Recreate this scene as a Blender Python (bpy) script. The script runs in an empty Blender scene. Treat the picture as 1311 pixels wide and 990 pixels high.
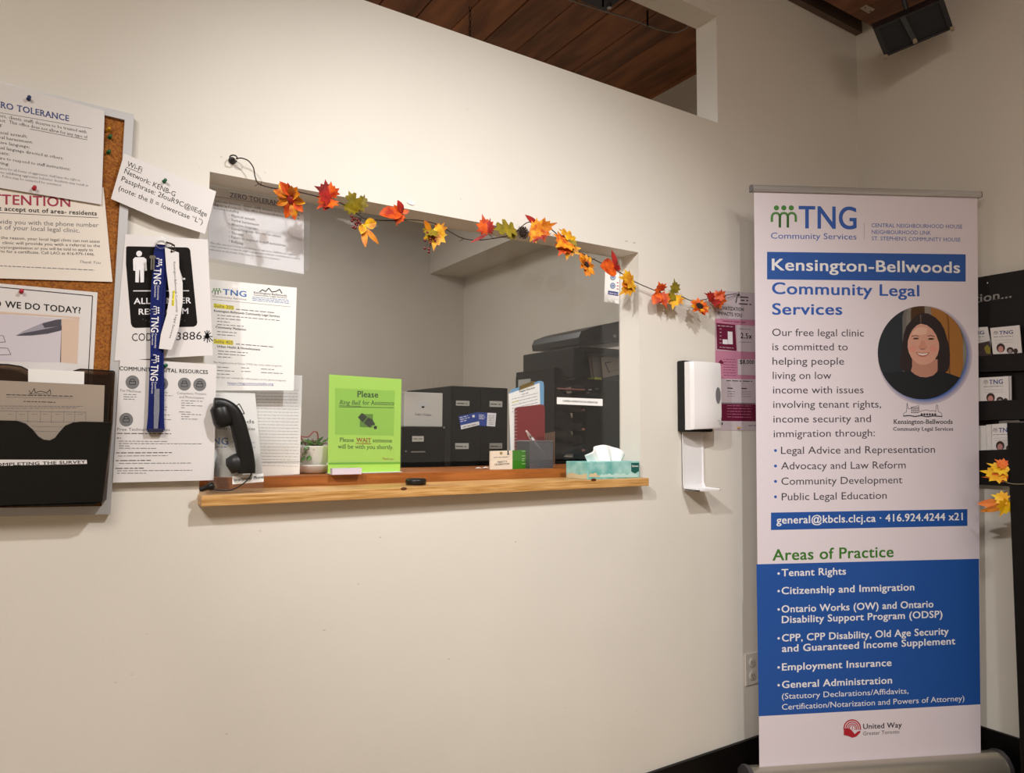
import bpy, bmesh, math, random, os
from mathutils import Vector, Matrix
random.seed(7)
S = bpy.context.scene
COL = S.collection
PI = math.pi

# ---------------------------------------------------------------- camera
CAM_Y, CAM_Z, FPX = -1.85, 1.27, 912.0
YAW, PITCH, ROLL = math.radians(32.55), math.radians(3.77), math.radians(0.305)
fw = Vector((math.sin(YAW)*math.cos(PITCH), math.cos(YAW)*math.cos(PITCH), math.sin(PITCH)))
r0 = Vector((math.cos(YAW), -math.sin(YAW), 0)); u0 = r0.cross(fw)
rt = r0*math.cos(ROLL) + u0*math.sin(ROLL); up = u0*math.cos(ROLL) - r0*math.sin(ROLL)
cd = bpy.data.cameras.new('camera'); cam = bpy.data.objects.new('camera', cd); COL.objects.link(cam)
cam.matrix_world = Matrix(((rt.x, up.x, -fw.x, 0), (rt.y, up.y, -fw.y, CAM_Y), (rt.z, up.z, -fw.z, CAM_Z), (0, 0, 0, 1)))
cd.sensor_fit = 'HORIZONTAL'; cd.sensor_width = 36.0; cd.lens = FPX/1311*36.0; cd.clip_start = 0.02
S.camera = cam
# ---------------------------------------------------------------- world, lights, exposure
w = bpy.data.worlds.new('world'); S.world = w; w.use_nodes = True
w.node_tree.nodes['Background'].inputs[0].default_value = (1.0, 0.85, 0.7, 1); w.node_tree.nodes['Background'].inputs[1].default_value = 0.02
S.view_settings.view_transform = 'Standard'; S.view_settings.look = 'None'
S.view_settings.exposure = 0.0; S.view_settings.gamma = 1.0
S.view_settings.use_curve_mapping = False
def lamp(name, kind, loc, energy, color, target=None, **kw):
    d = bpy.data.lights.new(name, kind); o = bpy.data.objects.new(name, d); COL.objects.link(o)
    o.location = loc; d.energy = energy; d.color = color
    for k, v in kw.items(): setattr(d, k, v)
    if target is not None: o.rotation_euler = (Vector(target)-Vector(loc)).to_track_quat('-Z', 'Y').to_euler()
    return o
WARM = (1.0, 0.90, 0.79)
lamp('track_spot', 'SPOT', (1.05, -1.9, 3.0), 150, (1.0, 0.99, 0.98), (1.05, 0, 0.38), spot_size=1.62, spot_blend=1.0, shadow_soft_size=0.05)
lamp('track_spot', 'SPOT', (-1.15, -1.75, 3.0), 225, (1.0, 0.97, 0.93), (1.72, 0, 1.2), spot_size=0.82, spot_blend=1.0, shadow_soft_size=0.05)
lamp('room_light', 'AREA', (-1.0, -2.7, 3.08), 72, WARM, (-0.6, -2.4, 0), size=1.0)
lamp('banner_fill', 'AREA', (1.9, -2.6, 3.08), 22, (1.0, 0.85, 0.74), (2.3, -2.0, 0), size=1.3)  # added fill that brightens the banner and the right wall
lamp('office_light', 'AREA', (0.6, 2.0, 3.1), 62, (1.0, 0.98, 0.95), (0.7, 2.1, 0), size=1.2)

# ---------------------------------------------------------------- helpers
def lin(c):
    return c/12.92 if c <= 0.04045 else ((c+0.055)/1.055)**2.4
def hexc(h):
    h = h.lstrip('#'); return tuple(lin(int(h[i:i+2], 16)/255) for i in (0, 2, 4)) + (1,)
MATS = {}
DARK = {'black_ink': 0.2, 'black_plastic': 0.4, 'matt_black_plastic': 0.3, 'black_sign_print': 0.1, 'black_steel_cabinet': 0.2, 'black_letter_tray': 0.2, 'printer_black': 0.3, 'rack_black': 0.25, 'black_laminate': 0.2, 'lanyard_blue': 0.2}
def mat(name, color, rough=0.6, metal=0.0, noise=0.0, nscale=20, bump=0.0, bscale=80, color2=None, stretch=None, spec=None, randv=0.0):
    if name in MATS: return MATS[name]
    m = bpy.data.materials.new(name); m.use_nodes = True; nt = m.node_tree; b = nt.nodes['Principled BSDF']
    c = hexc(color) if isinstance(color, str) else color
    b.inputs['Base Color'].default_value = c; b.inputs['Roughness'].default_value = rough; b.inputs['Metallic'].default_value = metal
    if name in DARK and spec is None: spec = DARK[name]
    if spec is not None: b.inputs['Specular IOR Level'].default_value = spec
    tc = nt.nodes.new('ShaderNodeTexCoord'); out = tc.outputs['Object']
    if stretch:
        mp = nt.nodes.new('ShaderNodeMapping'); mp.inputs['Scale'].default_value = stretch; nt.links.new(out, mp.inputs[0]); out = mp.outputs[0]
    if randv:
        oi = nt.nodes.new('ShaderNodeObjectInfo'); ad = nt.nodes.new('ShaderNodeVectorMath'); ad.operation = 'MULTIPLY_ADD'
        nt.links.new(out, ad.inputs[0]); ad.inputs[1].default_value = (1, 1, 1)
        cb = nt.nodes.new('ShaderNodeCombineXYZ'); ml = nt.nodes.new('ShaderNodeMath'); ml.operation = 'MULTIPLY'; ml.inputs[1].default_value = 37.0
        nt.links.new(oi.outputs['Random'], ml.inputs[0])
        for i in range(3): nt.links.new(ml.outputs[0], cb.inputs[i])
        nt.links.new(cb.outputs[0], ad.inputs[2]); out = ad.outputs[0]
    if noise or color2:
        n = nt.nodes.new('ShaderNodeTexNoise'); n.inputs['Scale'].default_value = nscale; n.inputs['Detail'].default_value = 5
        nt.links.new(out, n.inputs['Vector'])
        cr = nt.nodes.new('ShaderNodeValToRGB'); cr.color_ramp.elements[0].position = 0.35; cr.color_ramp.elements[1].position = 0.65
        c2 = (hexc(color2) if isinstance(color2, str) else color2) if color2 else tuple(x*(1-noise) for x in c[:3])+(1,)
        cr.color_ramp.elements[0].color = c; cr.color_ramp.elements[1].color = c2
        nt.links.new(n.outputs['Fac'], cr.inputs[0]); cout = cr.outputs[0]
        if randv:
            mr = nt.nodes.new('ShaderNodeMapRange'); mr.inputs[3].default_value = 1-randv; mr.inputs[4].default_value = 1+randv
            nt.links.new(oi.outputs['Random'], mr.inputs[0])
            hs = nt.nodes.new('ShaderNodeHueSaturation'); nt.links.new(cout, hs.inputs['Color']); nt.links.new(mr.outputs[0], hs.inputs['Value']); cout = hs.outputs[0]
        nt.links.new(cout, b.inputs['Base Color'])
    if bump:
        n2 = nt.nodes.new('ShaderNodeTexNoise'); n2.inputs['Scale'].default_value = bscale; n2.inputs['Detail'].default_value = 4
        nt.links.new(out, n2.inputs['Vector'])
        bp = nt.nodes.new('ShaderNodeBump'); bp.inputs['Strength'].default_value = bump; bp.inputs['Distance'].default_value = 0.002
        nt.links.new(n2.outputs['Fac'], bp.inputs['Height']); nt.links.new(bp.outputs[0], b.inputs['Normal'])
    MATS[name] = m; return m
def clear(name, tint, gloss=0.06, rough=0.02, haze=0.0, hazecol=(0.8, 0.8, 0.8, 1), tint_back=None):
    """clear or smoked plastic sheet: tinted see-through with surface reflection and a little pale diffuse haze mixed in"""
    if name in MATS: return MATS[name]
    m = bpy.data.materials.new(name); m.use_nodes = True; nt = m.node_tree; nt.nodes.clear()
    o = nt.nodes.new('ShaderNodeOutputMaterial'); t = nt.nodes.new('ShaderNodeBsdfTransparent'); t.inputs[0].default_value = tint
    d = nt.nodes.new('ShaderNodeBsdfDiffuse'); d.inputs[0].default_value = hazecol
    g = nt.nodes.new('ShaderNodeBsdfGlossy'); g.inputs['Roughness'].default_value = rough; g.inputs[0].default_value = (1, 1, 1, 1)
    m1 = nt.nodes.new('ShaderNodeMixShader'); m2 = nt.nodes.new('ShaderNodeMixShader')
    tc = nt.nodes.new('ShaderNodeTexCoord'); n = nt.nodes.new('ShaderNodeTexNoise'); n.inputs['Scale'].default_value = 5
    mr = nt.nodes.new('ShaderNodeMapRange'); mr.inputs[3].default_value = haze*0.7; mr.inputs[4].default_value = haze*1.3
    nt.links.new(tc.outputs['Object'], n.inputs['Vector']); nt.links.new(n.outputs['Fac'], mr.inputs[0])
    nt.links.new(mr.outputs[0], m1.inputs[0]); nt.links.new(t.outputs[0], m1.inputs[1]); nt.links.new(d.outputs[0], m1.inputs[2])
    fr = nt.nodes.new('ShaderNodeLayerWeight'); fr.inputs[0].default_value = 0.25
    mm = nt.nodes.new('ShaderNodeMapRange'); mm.inputs[3].default_value = gloss; mm.inputs[4].default_value = min(1, gloss+0.35)
    nt.links.new(fr.outputs['Fresnel'], mm.inputs[0]); nt.links.new(mm.outputs[0], m2.inputs[0])
    nt.links.new(m1.outputs[0], m2.inputs[1]); nt.links.new(g.outputs[0], m2.inputs[2]); nt.links.new(m2.outputs[0], o.inputs[0])
    MATS[name] = m; return m

ORG = {}
def tag(o, label=None, cat=None, group=None, kind=None):
    if label: o['label'] = label
    if cat: o['category'] = cat
    if group: o['group'] = group
    if kind: o['kind'] = kind
    return o
def thing(name, label, cat, loc, group=None):
    o = bpy.data.objects.new(name, None); COL.objects.link(o); o.location = loc; o.empty_display_size = 0.05
    ORG[o] = Vector(loc); return tag(o, label, cat, group)
class MB:
    def __init__(s): s.bm = bmesh.new()
    def box(s, a, b, bevel=0.0, M=None):
        a = Vector(a); b = Vector(b); n = bmesh.new()
        bmesh.ops.create_cube(n, size=1.0)
        for v in n.verts: v.co = Vector(((a.x+b.x)/2+v.co.x*(b.x-a.x), (a.y+b.y)/2+v.co.y*(b.y-a.y), (a.z+b.z)/2+v.co.z*(b.z-a.z)))
        if bevel: bmesh.ops.bevel(n, geom=n.edges[:], offset=bevel, segments=2, affect='EDGES', profile=0.6)
        if M is not None: bmesh.ops.transform(n, matrix=M, verts=n.verts)
        s._merge(n); return s
    def _merge(s, n):
        me = bpy.data.meshes.new('t'); n.to_mesh(me); n.free(); s.bm.from_mesh(me); bpy.data.meshes.remove(me)
    def tube(s, pts, r, seg=8, close=True, rad=None):
        pts = [Vector(p) for p in pts]; rings = []; N = len(pts); prev = None
        for i, p in enumerate(pts):
            t = (pts[min(i+1, N-1)]-pts[max(i-1, 0)]).normalized()
            if prev is None:
                a = Vector((0, 0, 1)) if abs(t.z) < 0.9 else Vector((1, 0, 0)); nrm = t.cross(a).normalized()
            else: nrm = (prev-t*prev.dot(t)).normalized()
            prev = nrm; bn = t.cross(nrm); rr = rad[i] if rad else r
            rings.append([s.bm.verts.new(p+(nrm*math.cos(2*PI*k/seg)+bn*math.sin(2*PI*k/seg))*rr) for k in range(seg)])
        for i in range(N-1):
            for k in range(seg): s.bm.faces.new((rings[i][k], rings[i][(k+1) % seg], rings[i+1][(k+1) % seg], rings[i+1][k]))
        if close: s.bm.faces.new(rings[0][::-1]); s.bm.faces.new(rings[-1])
        return s
    def lathe(s, prof, c, seg=24, axis='z', M=None):
        c = Vector(c); rings = []
        for r, h in prof:
            ring = []
            for k in range(seg):
                a = 2*PI*k/seg; x, y = r*math.cos(a), r*math.sin(a)
                v = Vector((x, y, h)) if axis == 'z' else (Vector((x, -h, y)) if axis == 'y' else Vector((h, x, y)))
                if M is not None: v = M @ v
                ring.append(s.bm.verts.new(c+v))
            rings.append(ring)
        for i in range(len(rings)-1):
            for k in range(seg): s.bm.faces.new((rings[i][k], rings[i][(k+1) % seg], rings[i+1][(k+1) % seg], rings[i+1][k]))
        if prof[0][0] > 1e-5: s.bm.faces.new(rings[0][::-1])
        if prof[-1][0] > 1e-5: s.bm.faces.new(rings[-1])
        return s
    def sphere(s, c, r, seg=10, sc=(1, 1, 1)):
        bmesh.ops.create_uvsphere(s.bm, u_segments=seg, v_segments=max(4, seg*2//3), radius=r, matrix=Matrix.Translation(c) @ Matrix.Diagonal((*sc, 1))); return s
    def slab(s, pts, d):
        """prism: planar outline pts extruded by vector d"""
        A = [s.bm.verts.new(p) for p in pts]; B = [s.bm.verts.new(Vector(p)+Vector(d)) for p in pts]; n = len(pts)
        s.bm.faces.new(A); s.bm.faces.new(B[::-1])
        for i in range(n): s.bm.faces.new((A[i], B[i], B[(i+1) % n], A[(i+1) % n]))
        return s
    def face(s, pts):
        try: s.bm.faces.new([s.bm.verts.new(p) for p in pts])
        except ValueError: pass
        return s
    def build(s, name, material, parent=None, smooth=False, origin=None, raw=False):
        bm = s.bm
        if not raw: bmesh.ops.recalc_face_normals(bm, faces=bm.faces)
        if parent is not None: org = ORG[parent]
        else:
            if origin is None:
                xs = [v.co for v in bm.verts]
                origin = Vector((sum(v.x for v in xs)/len(xs), sum(v.y for v in xs)/len(xs), min(v.z for v in xs)))
            org = Vector(origin)
        bmesh.ops.translate(bm, vec=-org, verts=bm.verts)
        me = bpy.data.meshes.new(name); bm.to_mesh(me); bm.free()
        if smooth:
            for p in me.polygons: p.use_smooth = True
        me.materials.append(material)
        o = bpy.data.objects.new(name, me); COL.objects.link(o)
        if parent is not None: o.parent = parent
        else: o.location = org
        ORG[o] = org; return o
def smooth_by_angle(o, ang=0.6):
    me = o.data
    for p in me.polygons: p.use_smooth = True
    bm = bmesh.new(); bm.from_mesh(me)
    for e in bm.edges:
        if len(e.link_faces) == 2 and e.calc_face_angle(0) > ang: e.smooth = False
    bm.to_mesh(me); bm.free(); return o

# planes: a real surface in the room; hit() gives the metre point on it for a point measured in the photograph
def ray(x, y): return fw + rt*((x-655.5)/FPX) - up*((y-495)/FPX)
CAMP = Vector((0, CAM_Y, CAM_Z))
class Plane:
    def __init__(s, p, n): s.p = Vector(p); s.n = Vector(n).normalized()
    def hit(s, x, y, off=0.0):
        d = ray(x, y); t = (s.p-CAMP).dot(s.n)/d.dot(s.n); return CAMP+d*t+s.n*off
def YP(y): return Plane((0, y, 0), (0, -1, 0))
def XP(x): return Plane((x, 0, 0), (-1, 0, 0))
def at(x, y, Y): return YP(Y).hit(x, y)

# lettering: 2D glyph meshes from the text curve, normalised to width 1 and capital height 1
FONT = None
def _glyphs(s, bold, res, italic):
    c = bpy.data.curves.new('txt', 'FONT'); c.body = s; c.resolution_u = res; c.fill_mode = 'FRONT' if False else 'BOTH'
    if FONT: c.font = FONT
    c.offset = 0.0
    c.space_character = 1.05 if bold else 1.0
    if italic: c.shear = 0.25
    o = bpy.data.objects.new('txt', c); COL.objects.link(o)
    dg = bpy.context.evaluated_depsgraph_get(); dg.update()
    me = bpy.data.meshes.new_from_object(o.evaluated_get(dg), depsgraph=dg)
    V = [(v.co.x, v.co.y) for v in me.vertices]; F = [tuple(p.vertices) for p in me.polygons]
    bpy.data.objects.remove(o); bpy.data.curves.remove(c); bpy.data.meshes.remove(me)
    return V, F
CAPH = None; CACHE = {}
def glyphs(s, bold=False, serif=False, italic=False, res=2):
    global CAPH
    k = (s, bold, serif, italic, res)
    if k in CACHE: return CACHE[k]
    if CAPH is None:
        V, F = _glyphs('H', False, 1, False); CAPH = max(y for x, y in V)
    V, F = _glyphs(s, bold, res, italic)
    if bold:                                    # heavier strokes: shifted copies of the same outline
        n0 = len(V); V0 = list(V); F0 = list(F); V = []; F = []     # third number: tiny step outward
        for dx, dy in ((-0.017, -0.010), (0.017, -0.010), (-0.017, 0.010), (0.017, 0.010)):
            j = len(V); V += [(x+dx, y+dy, j//max(1, n0)) for x, y in V0]; F += [tuple(i+j for i in f) for f in F0]
    if serif:
        V = list(V); cnt = {}
        for f in F:
            for i in range(len(f)):
                e = tuple(sorted((f[i], f[(i+1) % len(f)]))); cnt[e] = cnt.get(e, 0)+1
        sw = 0.13 if bold else 0.10
        for (a, b), n in list(cnt.items()):
            if n == 1 and abs(V[a][1]-V[b][1]) < 1e-3:
                w_ = abs(V[a][0]-V[b][0]); y = V[a][1]
                if 0.03 < w_ < sw*1.5 and (abs(y) < 0.04 or y > CAPH*0.93):
                    x0, x1 = min(V[a][0], V[b][0])-0.05, max(V[a][0], V[b][0])+0.05
                    dy = 0.035 if y < CAPH*0.4 else -0.035
                    j = len(V); V += [(x0, y, 4), (x1, y, 4), (x1, y+dy, 4), (x0, y+dy, 4)]; F.append((j, j+1, j+2, j+3))
    x0 = min(v[0] for v in V); x1 = max(v[0] for v in V)
    V = [((v[0]-x0)/(x1-x0), v[1]/CAPH, v[2] if len(v) > 2 else 0) for v in V]
    CACHE[k] = (V, F); return CACHE[k]

class Print:
    """flat print on the face of a sheet; collects marks by material"""
    def __init__(s, owner, plane, base=0.0): s.o = owner; s.pl = plane; s.b = base; s.L = {}
    def _bm(s, m, name, lv): return s.L.setdefault((m, name), MB()) if name != 'colour_bar' else s.L.setdefault((m, name, len(s.L)), MB()), s.b+0.00025*lv
    def text(s, t, a, b, cap, m, bold=False, serif=False, italic=False, lv=1, up=None, res=2, name='lettering'):
        mb, off = s._bm(m, name, lv); O = s.pl.hit(*a, off); ex = s.pl.hit(*b, off)-O
        u = up if up else (0, -1); l = math.hypot(*u); ey = s.pl.hit(a[0]+u[0]/l*cap, a[1]+u[1]/l*cap, off)-O
        V, F = glyphs(t, bold, serif, italic, res)
        nz = s.pl.n*0.00005; vs = [mb.bm.verts.new(O+ex*x+ey*y+nz*z) for x, y, z in V]
        for f in F:
            try: mb.bm.faces.new([vs[i] for i in f])
            except ValueError: pass
    def poly(s, pts, m, lv=1, name='lettering'):
        mb, off = s._bm(m, name, lv); mb.face([s.pl.hit(*p, off) for p in pts])
    def line(s, a, b, w_, m, lv=1, name='lettering'):
        dx, dy = b[0]-a[0], b[1]-a[1]; l = math.hypot(dx, dy) or 1; nx, ny = -dy/l*w_/2, dx/l*w_/2
        s.poly([(a[0]+nx, a[1]+ny), (b[0]+nx, b[1]+ny), (b[0]-nx, b[1]-ny), (a[0]-nx, a[1]-ny)], m, lv, name)
    def path(s, pts, w_, m, lv=1, name='lettering'):
        for a, b in zip(pts, pts[1:]): s.line(a, b, w_, m, lv, name)
    def disc(s, c, rx, ry, m, lv=1, name='lettering', n=28, a0=0, a1=2*PI):
        s.poly([(c[0]+rx*math.cos(a0+(a1-a0)*k/n), c[1]+ry*math.sin(a0+(a1-a0)*k/n)) for k in range(n)], m, lv, name)
    def fine(s, a, b, h, m, fill=0.8, lv=1):
        """a line of print too small to read: word-length marks"""
        l = math.hypot(b[0]-a[0], b[1]-a[1]); p = 0.0
        while p < l:
            q = min(l, p+h*random.uniform(1.5, 5.5))
            A = (a[0]+(b[0]-a[0])*p/l, a[1]+(b[1]-a[1])*p/l); B = (a[0]+(b[0]-a[0])*q/l, a[1]+(b[1]-a[1])*q/l)
            s.line(A, B, h*0.55, m, lv); p = q+h*0.8
    def done(s):
        for key, mb in s.L.items():
            m, name = key[0], key[1]
            o = mb.build(name, m, s.o, raw=True)
            if name in ('lettering', 'icon', 'figure', 'pattern', 'paint_chip') or (name in ('logo', 'emblem') and len(o.data.polygons) > 1): o['kind'] = 'stuff'   # marks too small to take apart
def people(pr, x0, y0, x1, y1, m, lv=1, name='logo', rot=False):
    """three-figure emblem in the box x0..x1, y0..y1"""
    def q(u, v): return (x0+(x1-x0)*u, y0+(y1-y0)*v) if not rot else (x1-(x1-x0)*v, y0+(y1-y0)*u)
    ww = abs(x1-x0) if not rot else abs(y1-y0)
    for cx in (0.22, 0.5, 0.78):
        pr.poly([q(cx+0.10*math.cos(a*PI/6), 0.13+0.115*math.sin(a*PI/6)) for a in range(12)], m, lv, name)
    lw = ww*0.09
    def arch(c, r_, yb0, yb1):
        pts = [q(c-r_, yb0)]+[q(c+r_*math.cos(PI-PI*k/8), 0.52-0.17*math.sin(PI*k/8)) for k in range(9)]+[q(c+r_, yb1)]
        pr.path(pts, lw, m, lv, name)
    arch(0.20, 0.15, 0.75, 1.0); arch(0.5, 0.15, 1.0, 1.0); arch(0.80, 0.15, 1.0, 0.75)
def sheet(name, label, cat, plane, px, m, off=0.0, th=0.0005, group=None, parent=None, world=None):
    pts = world if world else [plane.hit(*p, off) for p in px]
    mb = MB(); mb.slab([Vector(p) for p in pts], -plane.n*th); o = mb.build(name, m, parent)
    if parent is None: tag(o, label, cat, group)
    return o
def ext(pl, far, near, w_, off=0.0):
    a = pl.hit(*near, off); d = (pl.hit(*far, off)-a).normalized(); return a+d*w_

# ---------------------------------------------------------------- materials
WALL = mat('painted_wall', '#e6e1d8', 0.55, noise=0.03, nscale=3, bump=0.12, bscale=140)
WALL2 = mat('office_wall', '#c8c0b4', 0.7, noise=0.03, nscale=3)
CEILW = mat('ceiling_plank_wood', '#9c6136', 0.6, color2='#6c4022', nscale=3.0, stretch=(5, 0.8, 5), bump=0.3, bscale=30, randv=0.3)
FLOORM = mat('vinyl_floor', '#a08a6c', 0.45, color2='#8a7355', nscale=6, stretch=(1, 8, 1))
BLK = mat('black_paint', '#0a0808', 0.45, spec=0.25)
SHELFW = mat('oiled_pine', '#deb072', 0.42, color2='#ae7a3a', nscale=5, stretch=(1.6, 14, 30), bump=0.15, bscale=20)
SILLW = mat('orange_wood', '#b06a30', 0.42, color2='#95541f', nscale=5, stretch=(1.5, 12, 20))
ALU = mat('brushed_aluminium', '#c9c9c9', 0.35, metal=0.75)
FRAMEM = mat('silver_painted_frame', '#c4c4c6', 0.42, metal=0.25)
CORK = mat('cork', '#b06f2a', 0.9, color2='#7f4717', nscale=260, bump=0.7, bscale=260)
PAPER = mat('white_paper', '#e6e2e2', 0.7, noise=0.02, nscale=9)
PAPERB = mat('bright_paper', '#f6f5f4', 0.55)
PAPERC = mat('cream_paper', '#efe6dc', 0.7)
PAPERG = mat('grey_paper', '#a89a8c', 0.8)
INK = mat('black_ink', '#1c1c1e', 0.6); INKG = mat('grey_ink', '#6a6a70', 0.7); INKL = mat('pale_grey_ink', '#b0b0b4', 0.7)
NAVY = mat('navy_ink', '#2a3f86', 0.6); REDI = mat('red_ink', '#a8284a', 0.6); BLUEI = mat('blue_ink', '#2f6db5', 0.6)
GREENI = mat('green_ink', '#4f9a3a', 0.6); YEL = mat('yellow_highlight', '#f2e52c', 0.6); WHITEI = mat('white_ink', '#f0eef2', 0.6)
GREYC = mat('grey_icon', '#77777a', 0.7)
BPLA = mat('black_plastic', '#141414', 0.38); BPLM = mat('matt_black_plastic', '#1b1a19', 0.6, noise=0.15, nscale=12)
WPLA = mat('white_plastic', '#eceaec', 0.3); CLEAR = clear('clear_acrylic', (0.985, 0.99, 0.99, 1), 0.015, 0.02, 0.008)
STEEL = mat('steel', '#a9a9ab', 0.3, metal=0.9)
FRONT = YP(0.0)
# ================================================================ STRUCTURE
def struct(name, mb, m, parent=None): 
    o = mb.build(name, m, parent)
    if parent is None: o['kind'] = 'structure'
    return o
OX0, OX1, OZ0, OZ1 = 0.294, 1.708, 1.094, 1.910      # reception opening
TX0, TX1, TZ0, TZ1 = -1.2, 2.126, 2.483, 2.914       # transom opening
T = 0.105
mb = MB()
for a, b in [((-3.0, TX0), (0, 3.45)), ((TX1, 3.08), (0, 3.45)), ((TX0, OX0), (0, TZ0)), ((OX1, TX1), (0, TZ0)),
             ((OX0, OX1), (0, OZ0)), ((OX0, OX1), (OZ1, TZ0)), ((TX0, TX1), (TZ1, 3.45))]:
    mb.box((a[0], 0, b[0]), (a[1], T, b[1]))
bmesh.ops.remove_doubles(mb.bm, verts=mb.bm.verts, dist=1e-4)
struct('wall_front', mb, WALL)
struct('wall_right', MB().box((3.08, -5.5, 0), (3.2, 0.0, 3.45)), WALL)
struct('wall_left', MB().box((-3.1, -5.5, 0), (-3.0, T, 3.45)), WALL)
struct('wall_behind', MB().box((-3.1, -5.6, 0), (3.2, -5.5, 3.45)), WALL)
struct('floor', MB().box((-3.1, -5.6, -0.1), (3.2, 4.0, 0.0)), FLOORM)
struct('wall_office_back', MB().box((-1.5, 3.65, 0), (3.0, 3.75, 3.45)), WALL2)
struct('wall_office_right', MB().box((3.0, T, 0), (3.1, 3.75, 3.45)), WALL2)
struct('wall_office_left', MB().box((-1.6, T, 0), (-1.5, 3.75, 3.45)), WALL2)
struct('trim_pilaster', MB().box((2.93, T+0.02, 0), (3.0, 1.95, 2.642)), WALL2)
struct('trim_bulkhead', MB().box((2.665, 2.15, 2.642), (3.0, 3.65, 3.32)), WALL2)
# ceiling of tongue-and-groove planks running away from the reception wall
cl = struct('ceiling', MB().box((-3.1, -5.6, 3.36), (3.2, 4.0, 3.46)), mat('ceiling_deck', '#241208', 0.9))
base_x = 1.423; pm = None
for k in range(-7, 9):
    x0 = base_x+0.1935*k
    if pm is None:
        b_ = MB(); b_.box((x0+0.003, 0.115, 3.325), (x0+0.1905, 3.65, 3.36), 0.002)
        pl_ = b_.build('plank', CEILW, cl); pm = pl_
    else:
        o = pm.copy(); COL.objects.link(o); o.parent = cl; o.location.x = 0.1935*(k+7)
        o.location.z = random.uniform(-0.002, 0.003)
# lower plank ceiling over the waiting side
cl2 = struct('ceiling_waiting', MB().box((-3.0, -5.5, 3.155), (3.08, -0.085, 3.20)), mat('ceiling_deck', '#241208', 0.9))
CEILW2 = mat('stained_ceiling_wood', '#8a5a3c', 0.55, color2='#6c4129', nscale=3.0, stretch=(5, 0.8, 5), bump=0.2, bscale=30, randv=0.1)
pm = None
for k in range(8):
    if pm is None:
        b_ = MB(); b_.box((2.90, -5.5, 3.130), (3.078, -0.088, 3.155), 0.001); pm = b_.build('plank', CEILW2, cl2)
    else:
        o = pm.copy(); COL.objects.link(o); o.parent = cl2; o.location.x = -0.18*k
struct('trim_shade_band', MB().box((-3.0, -0.03, 3.135), (3.08, 0.0, 3.36)), mat('wall_shade_brown', '#6a584c', 0.7, noise=0.2, nscale=5))  # dark strip painted in for the shade on the wall above the planks
struct('baseboard_front', MB().box((-3.0, -0.014, 0), (3.066, 0.0, 0.128), 0.002), BLK)
struct('baseboard_right', MB().box((3.066, -5.5, 0), (3.08, 0.0, 0.145), 0.002), BLK)
# acrylic screen in the reception opening
gl = clear('hazy_acrylic', (0.975, 0.98, 0.98, 1), 0.012, 0.02, 0.008, (0.62, 0.64, 0.66, 1))  # diffuse share imitates the veil of room light reflected in the pane
g0 = struct('window_1', MB().box((OX0-0.001+0.002, 0.098, 1.183), (OX1-0.002, 0.102, OZ1-0.001)), gl)
# scuffs on the wall paint (chips with their own shape)
CHIP = mat('paint_chip', '#b7ab9a', 0.7)
sc = Print(None, FRONT, 0.0004)
WF = [o for o in COL.objects if o.name == 'wall_front'][0]; sc.o = WF
for (x, y) in [(188, 812), (168, 864), (148, 874), (575, 844), (290, 940), (724, 907), (815, 910), (415, 807), (333, 680), (487, 688), (537, 715), (459, 748), (255, 215), (283, 201), (339, 221), (598, 140), (590, 255), (802, 309), (812, 311), (660, 694)]:
    n = 5; r_ = random.uniform(0.6, 1.5)
    sc.poly([(x+r_*1.8*random.uniform(0.5, 1)*math.cos(2*PI*k/n), y+r_*0.6*random.uniform(0.5, 1)*math.sin(2*PI*k/n)) for k in range(n)], CHIP, name='paint_chip')
sc.done()

# chain, conduit and bracket above the office
t = thing('hanging_chain', 'thin dark chain hanging from the plank ceiling behind the wall gap', 'chain', (1.60, 1.05, 3.325))
m_ = mat('dark_steel', '#2a211e', 0.5, metal=0.6)
for k in range(18):
    z = 3.315-0.026*k; pts = []
    for j in range(9):
        a = 2*PI*j/8; v = (0.006*math.cos(a), 0.0, 0.015*math.sin(a)) if k % 2 == 0 else (0.0, 0.006*math.cos(a), 0.015*math.sin(a))
        pts.append(Vector((1.60+v[0], 1.05+v[1], z+v[2])))
    MB().tube(pts, 0.0018, 5).build('link', m_, t, smooth=True)
zc = Plane((0, 0, 3.25), (0, 0, -1))
t = thing('conduit', 'thin grey cable clipped under the dark plank ceiling', 'cable', (2.2, 0.65, 3.3))
pp = [zc.hit(*p) for p in [(690, -14), (727, -1), (760, 10), (800, 22), (825, 31), (845, 38), (862, 41.5), (873, 39), (882, 33), (893, 22), (905, 5)]]
def smooth_path(P, n=6):
    P = [Vector(p) for p in P]; out = []
    for i in range(len(P)-1):
        a, b, c, d = P[max(i-1, 0)], P[i], P[i+1], P[min(i+2, len(P)-1)]
        for k in range(n):
            t_ = k/n; out.append(0.5*((2*b)+(c-a)*t_+(2*a-5*b+4*c-d)*t_*t_+(3*b-a-3*c+d)*t_**3))
    out.append(P[-1]); return out
MB().tube(smooth_path(pp), 0.0035, 6).build('cable', mat('grey_cable', '#8b857e', 0.5), t, smooth=True)
for p in ((772, 8), (829, 32)):
    q = zc.hit(*p); MB().box(q-Vector((0.004, 0.003, 0.004)), q+Vector((0.004, 0.003, 0.072)), 0.001).build('clip', m_, t)
zb_ = Plane((0, 0, 3.29), (0, 0, -1))
t = thing('steel_bracket', 'dark steel bracket bolted to the plank ceiling at the top of the gap', 'bracket', (2.05, 0.6, 3.3))
MB().slab([zb_.hit(728, -6), zb_.hit(775, 14), zb_.hit(800, -4), zb_.hit(812, -16), zb_.hit(740, -22)], (0, 0, 0.03)).build('plate', mat('blue_black_steel', '#2c2a30', 0.4, metal=0.4), t)
q = zb_.hit(780, 7); MB().lathe([(0.012, -0.012), (0.012, 0.0)], q, 6).build('bolt', STEEL, t)

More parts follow.
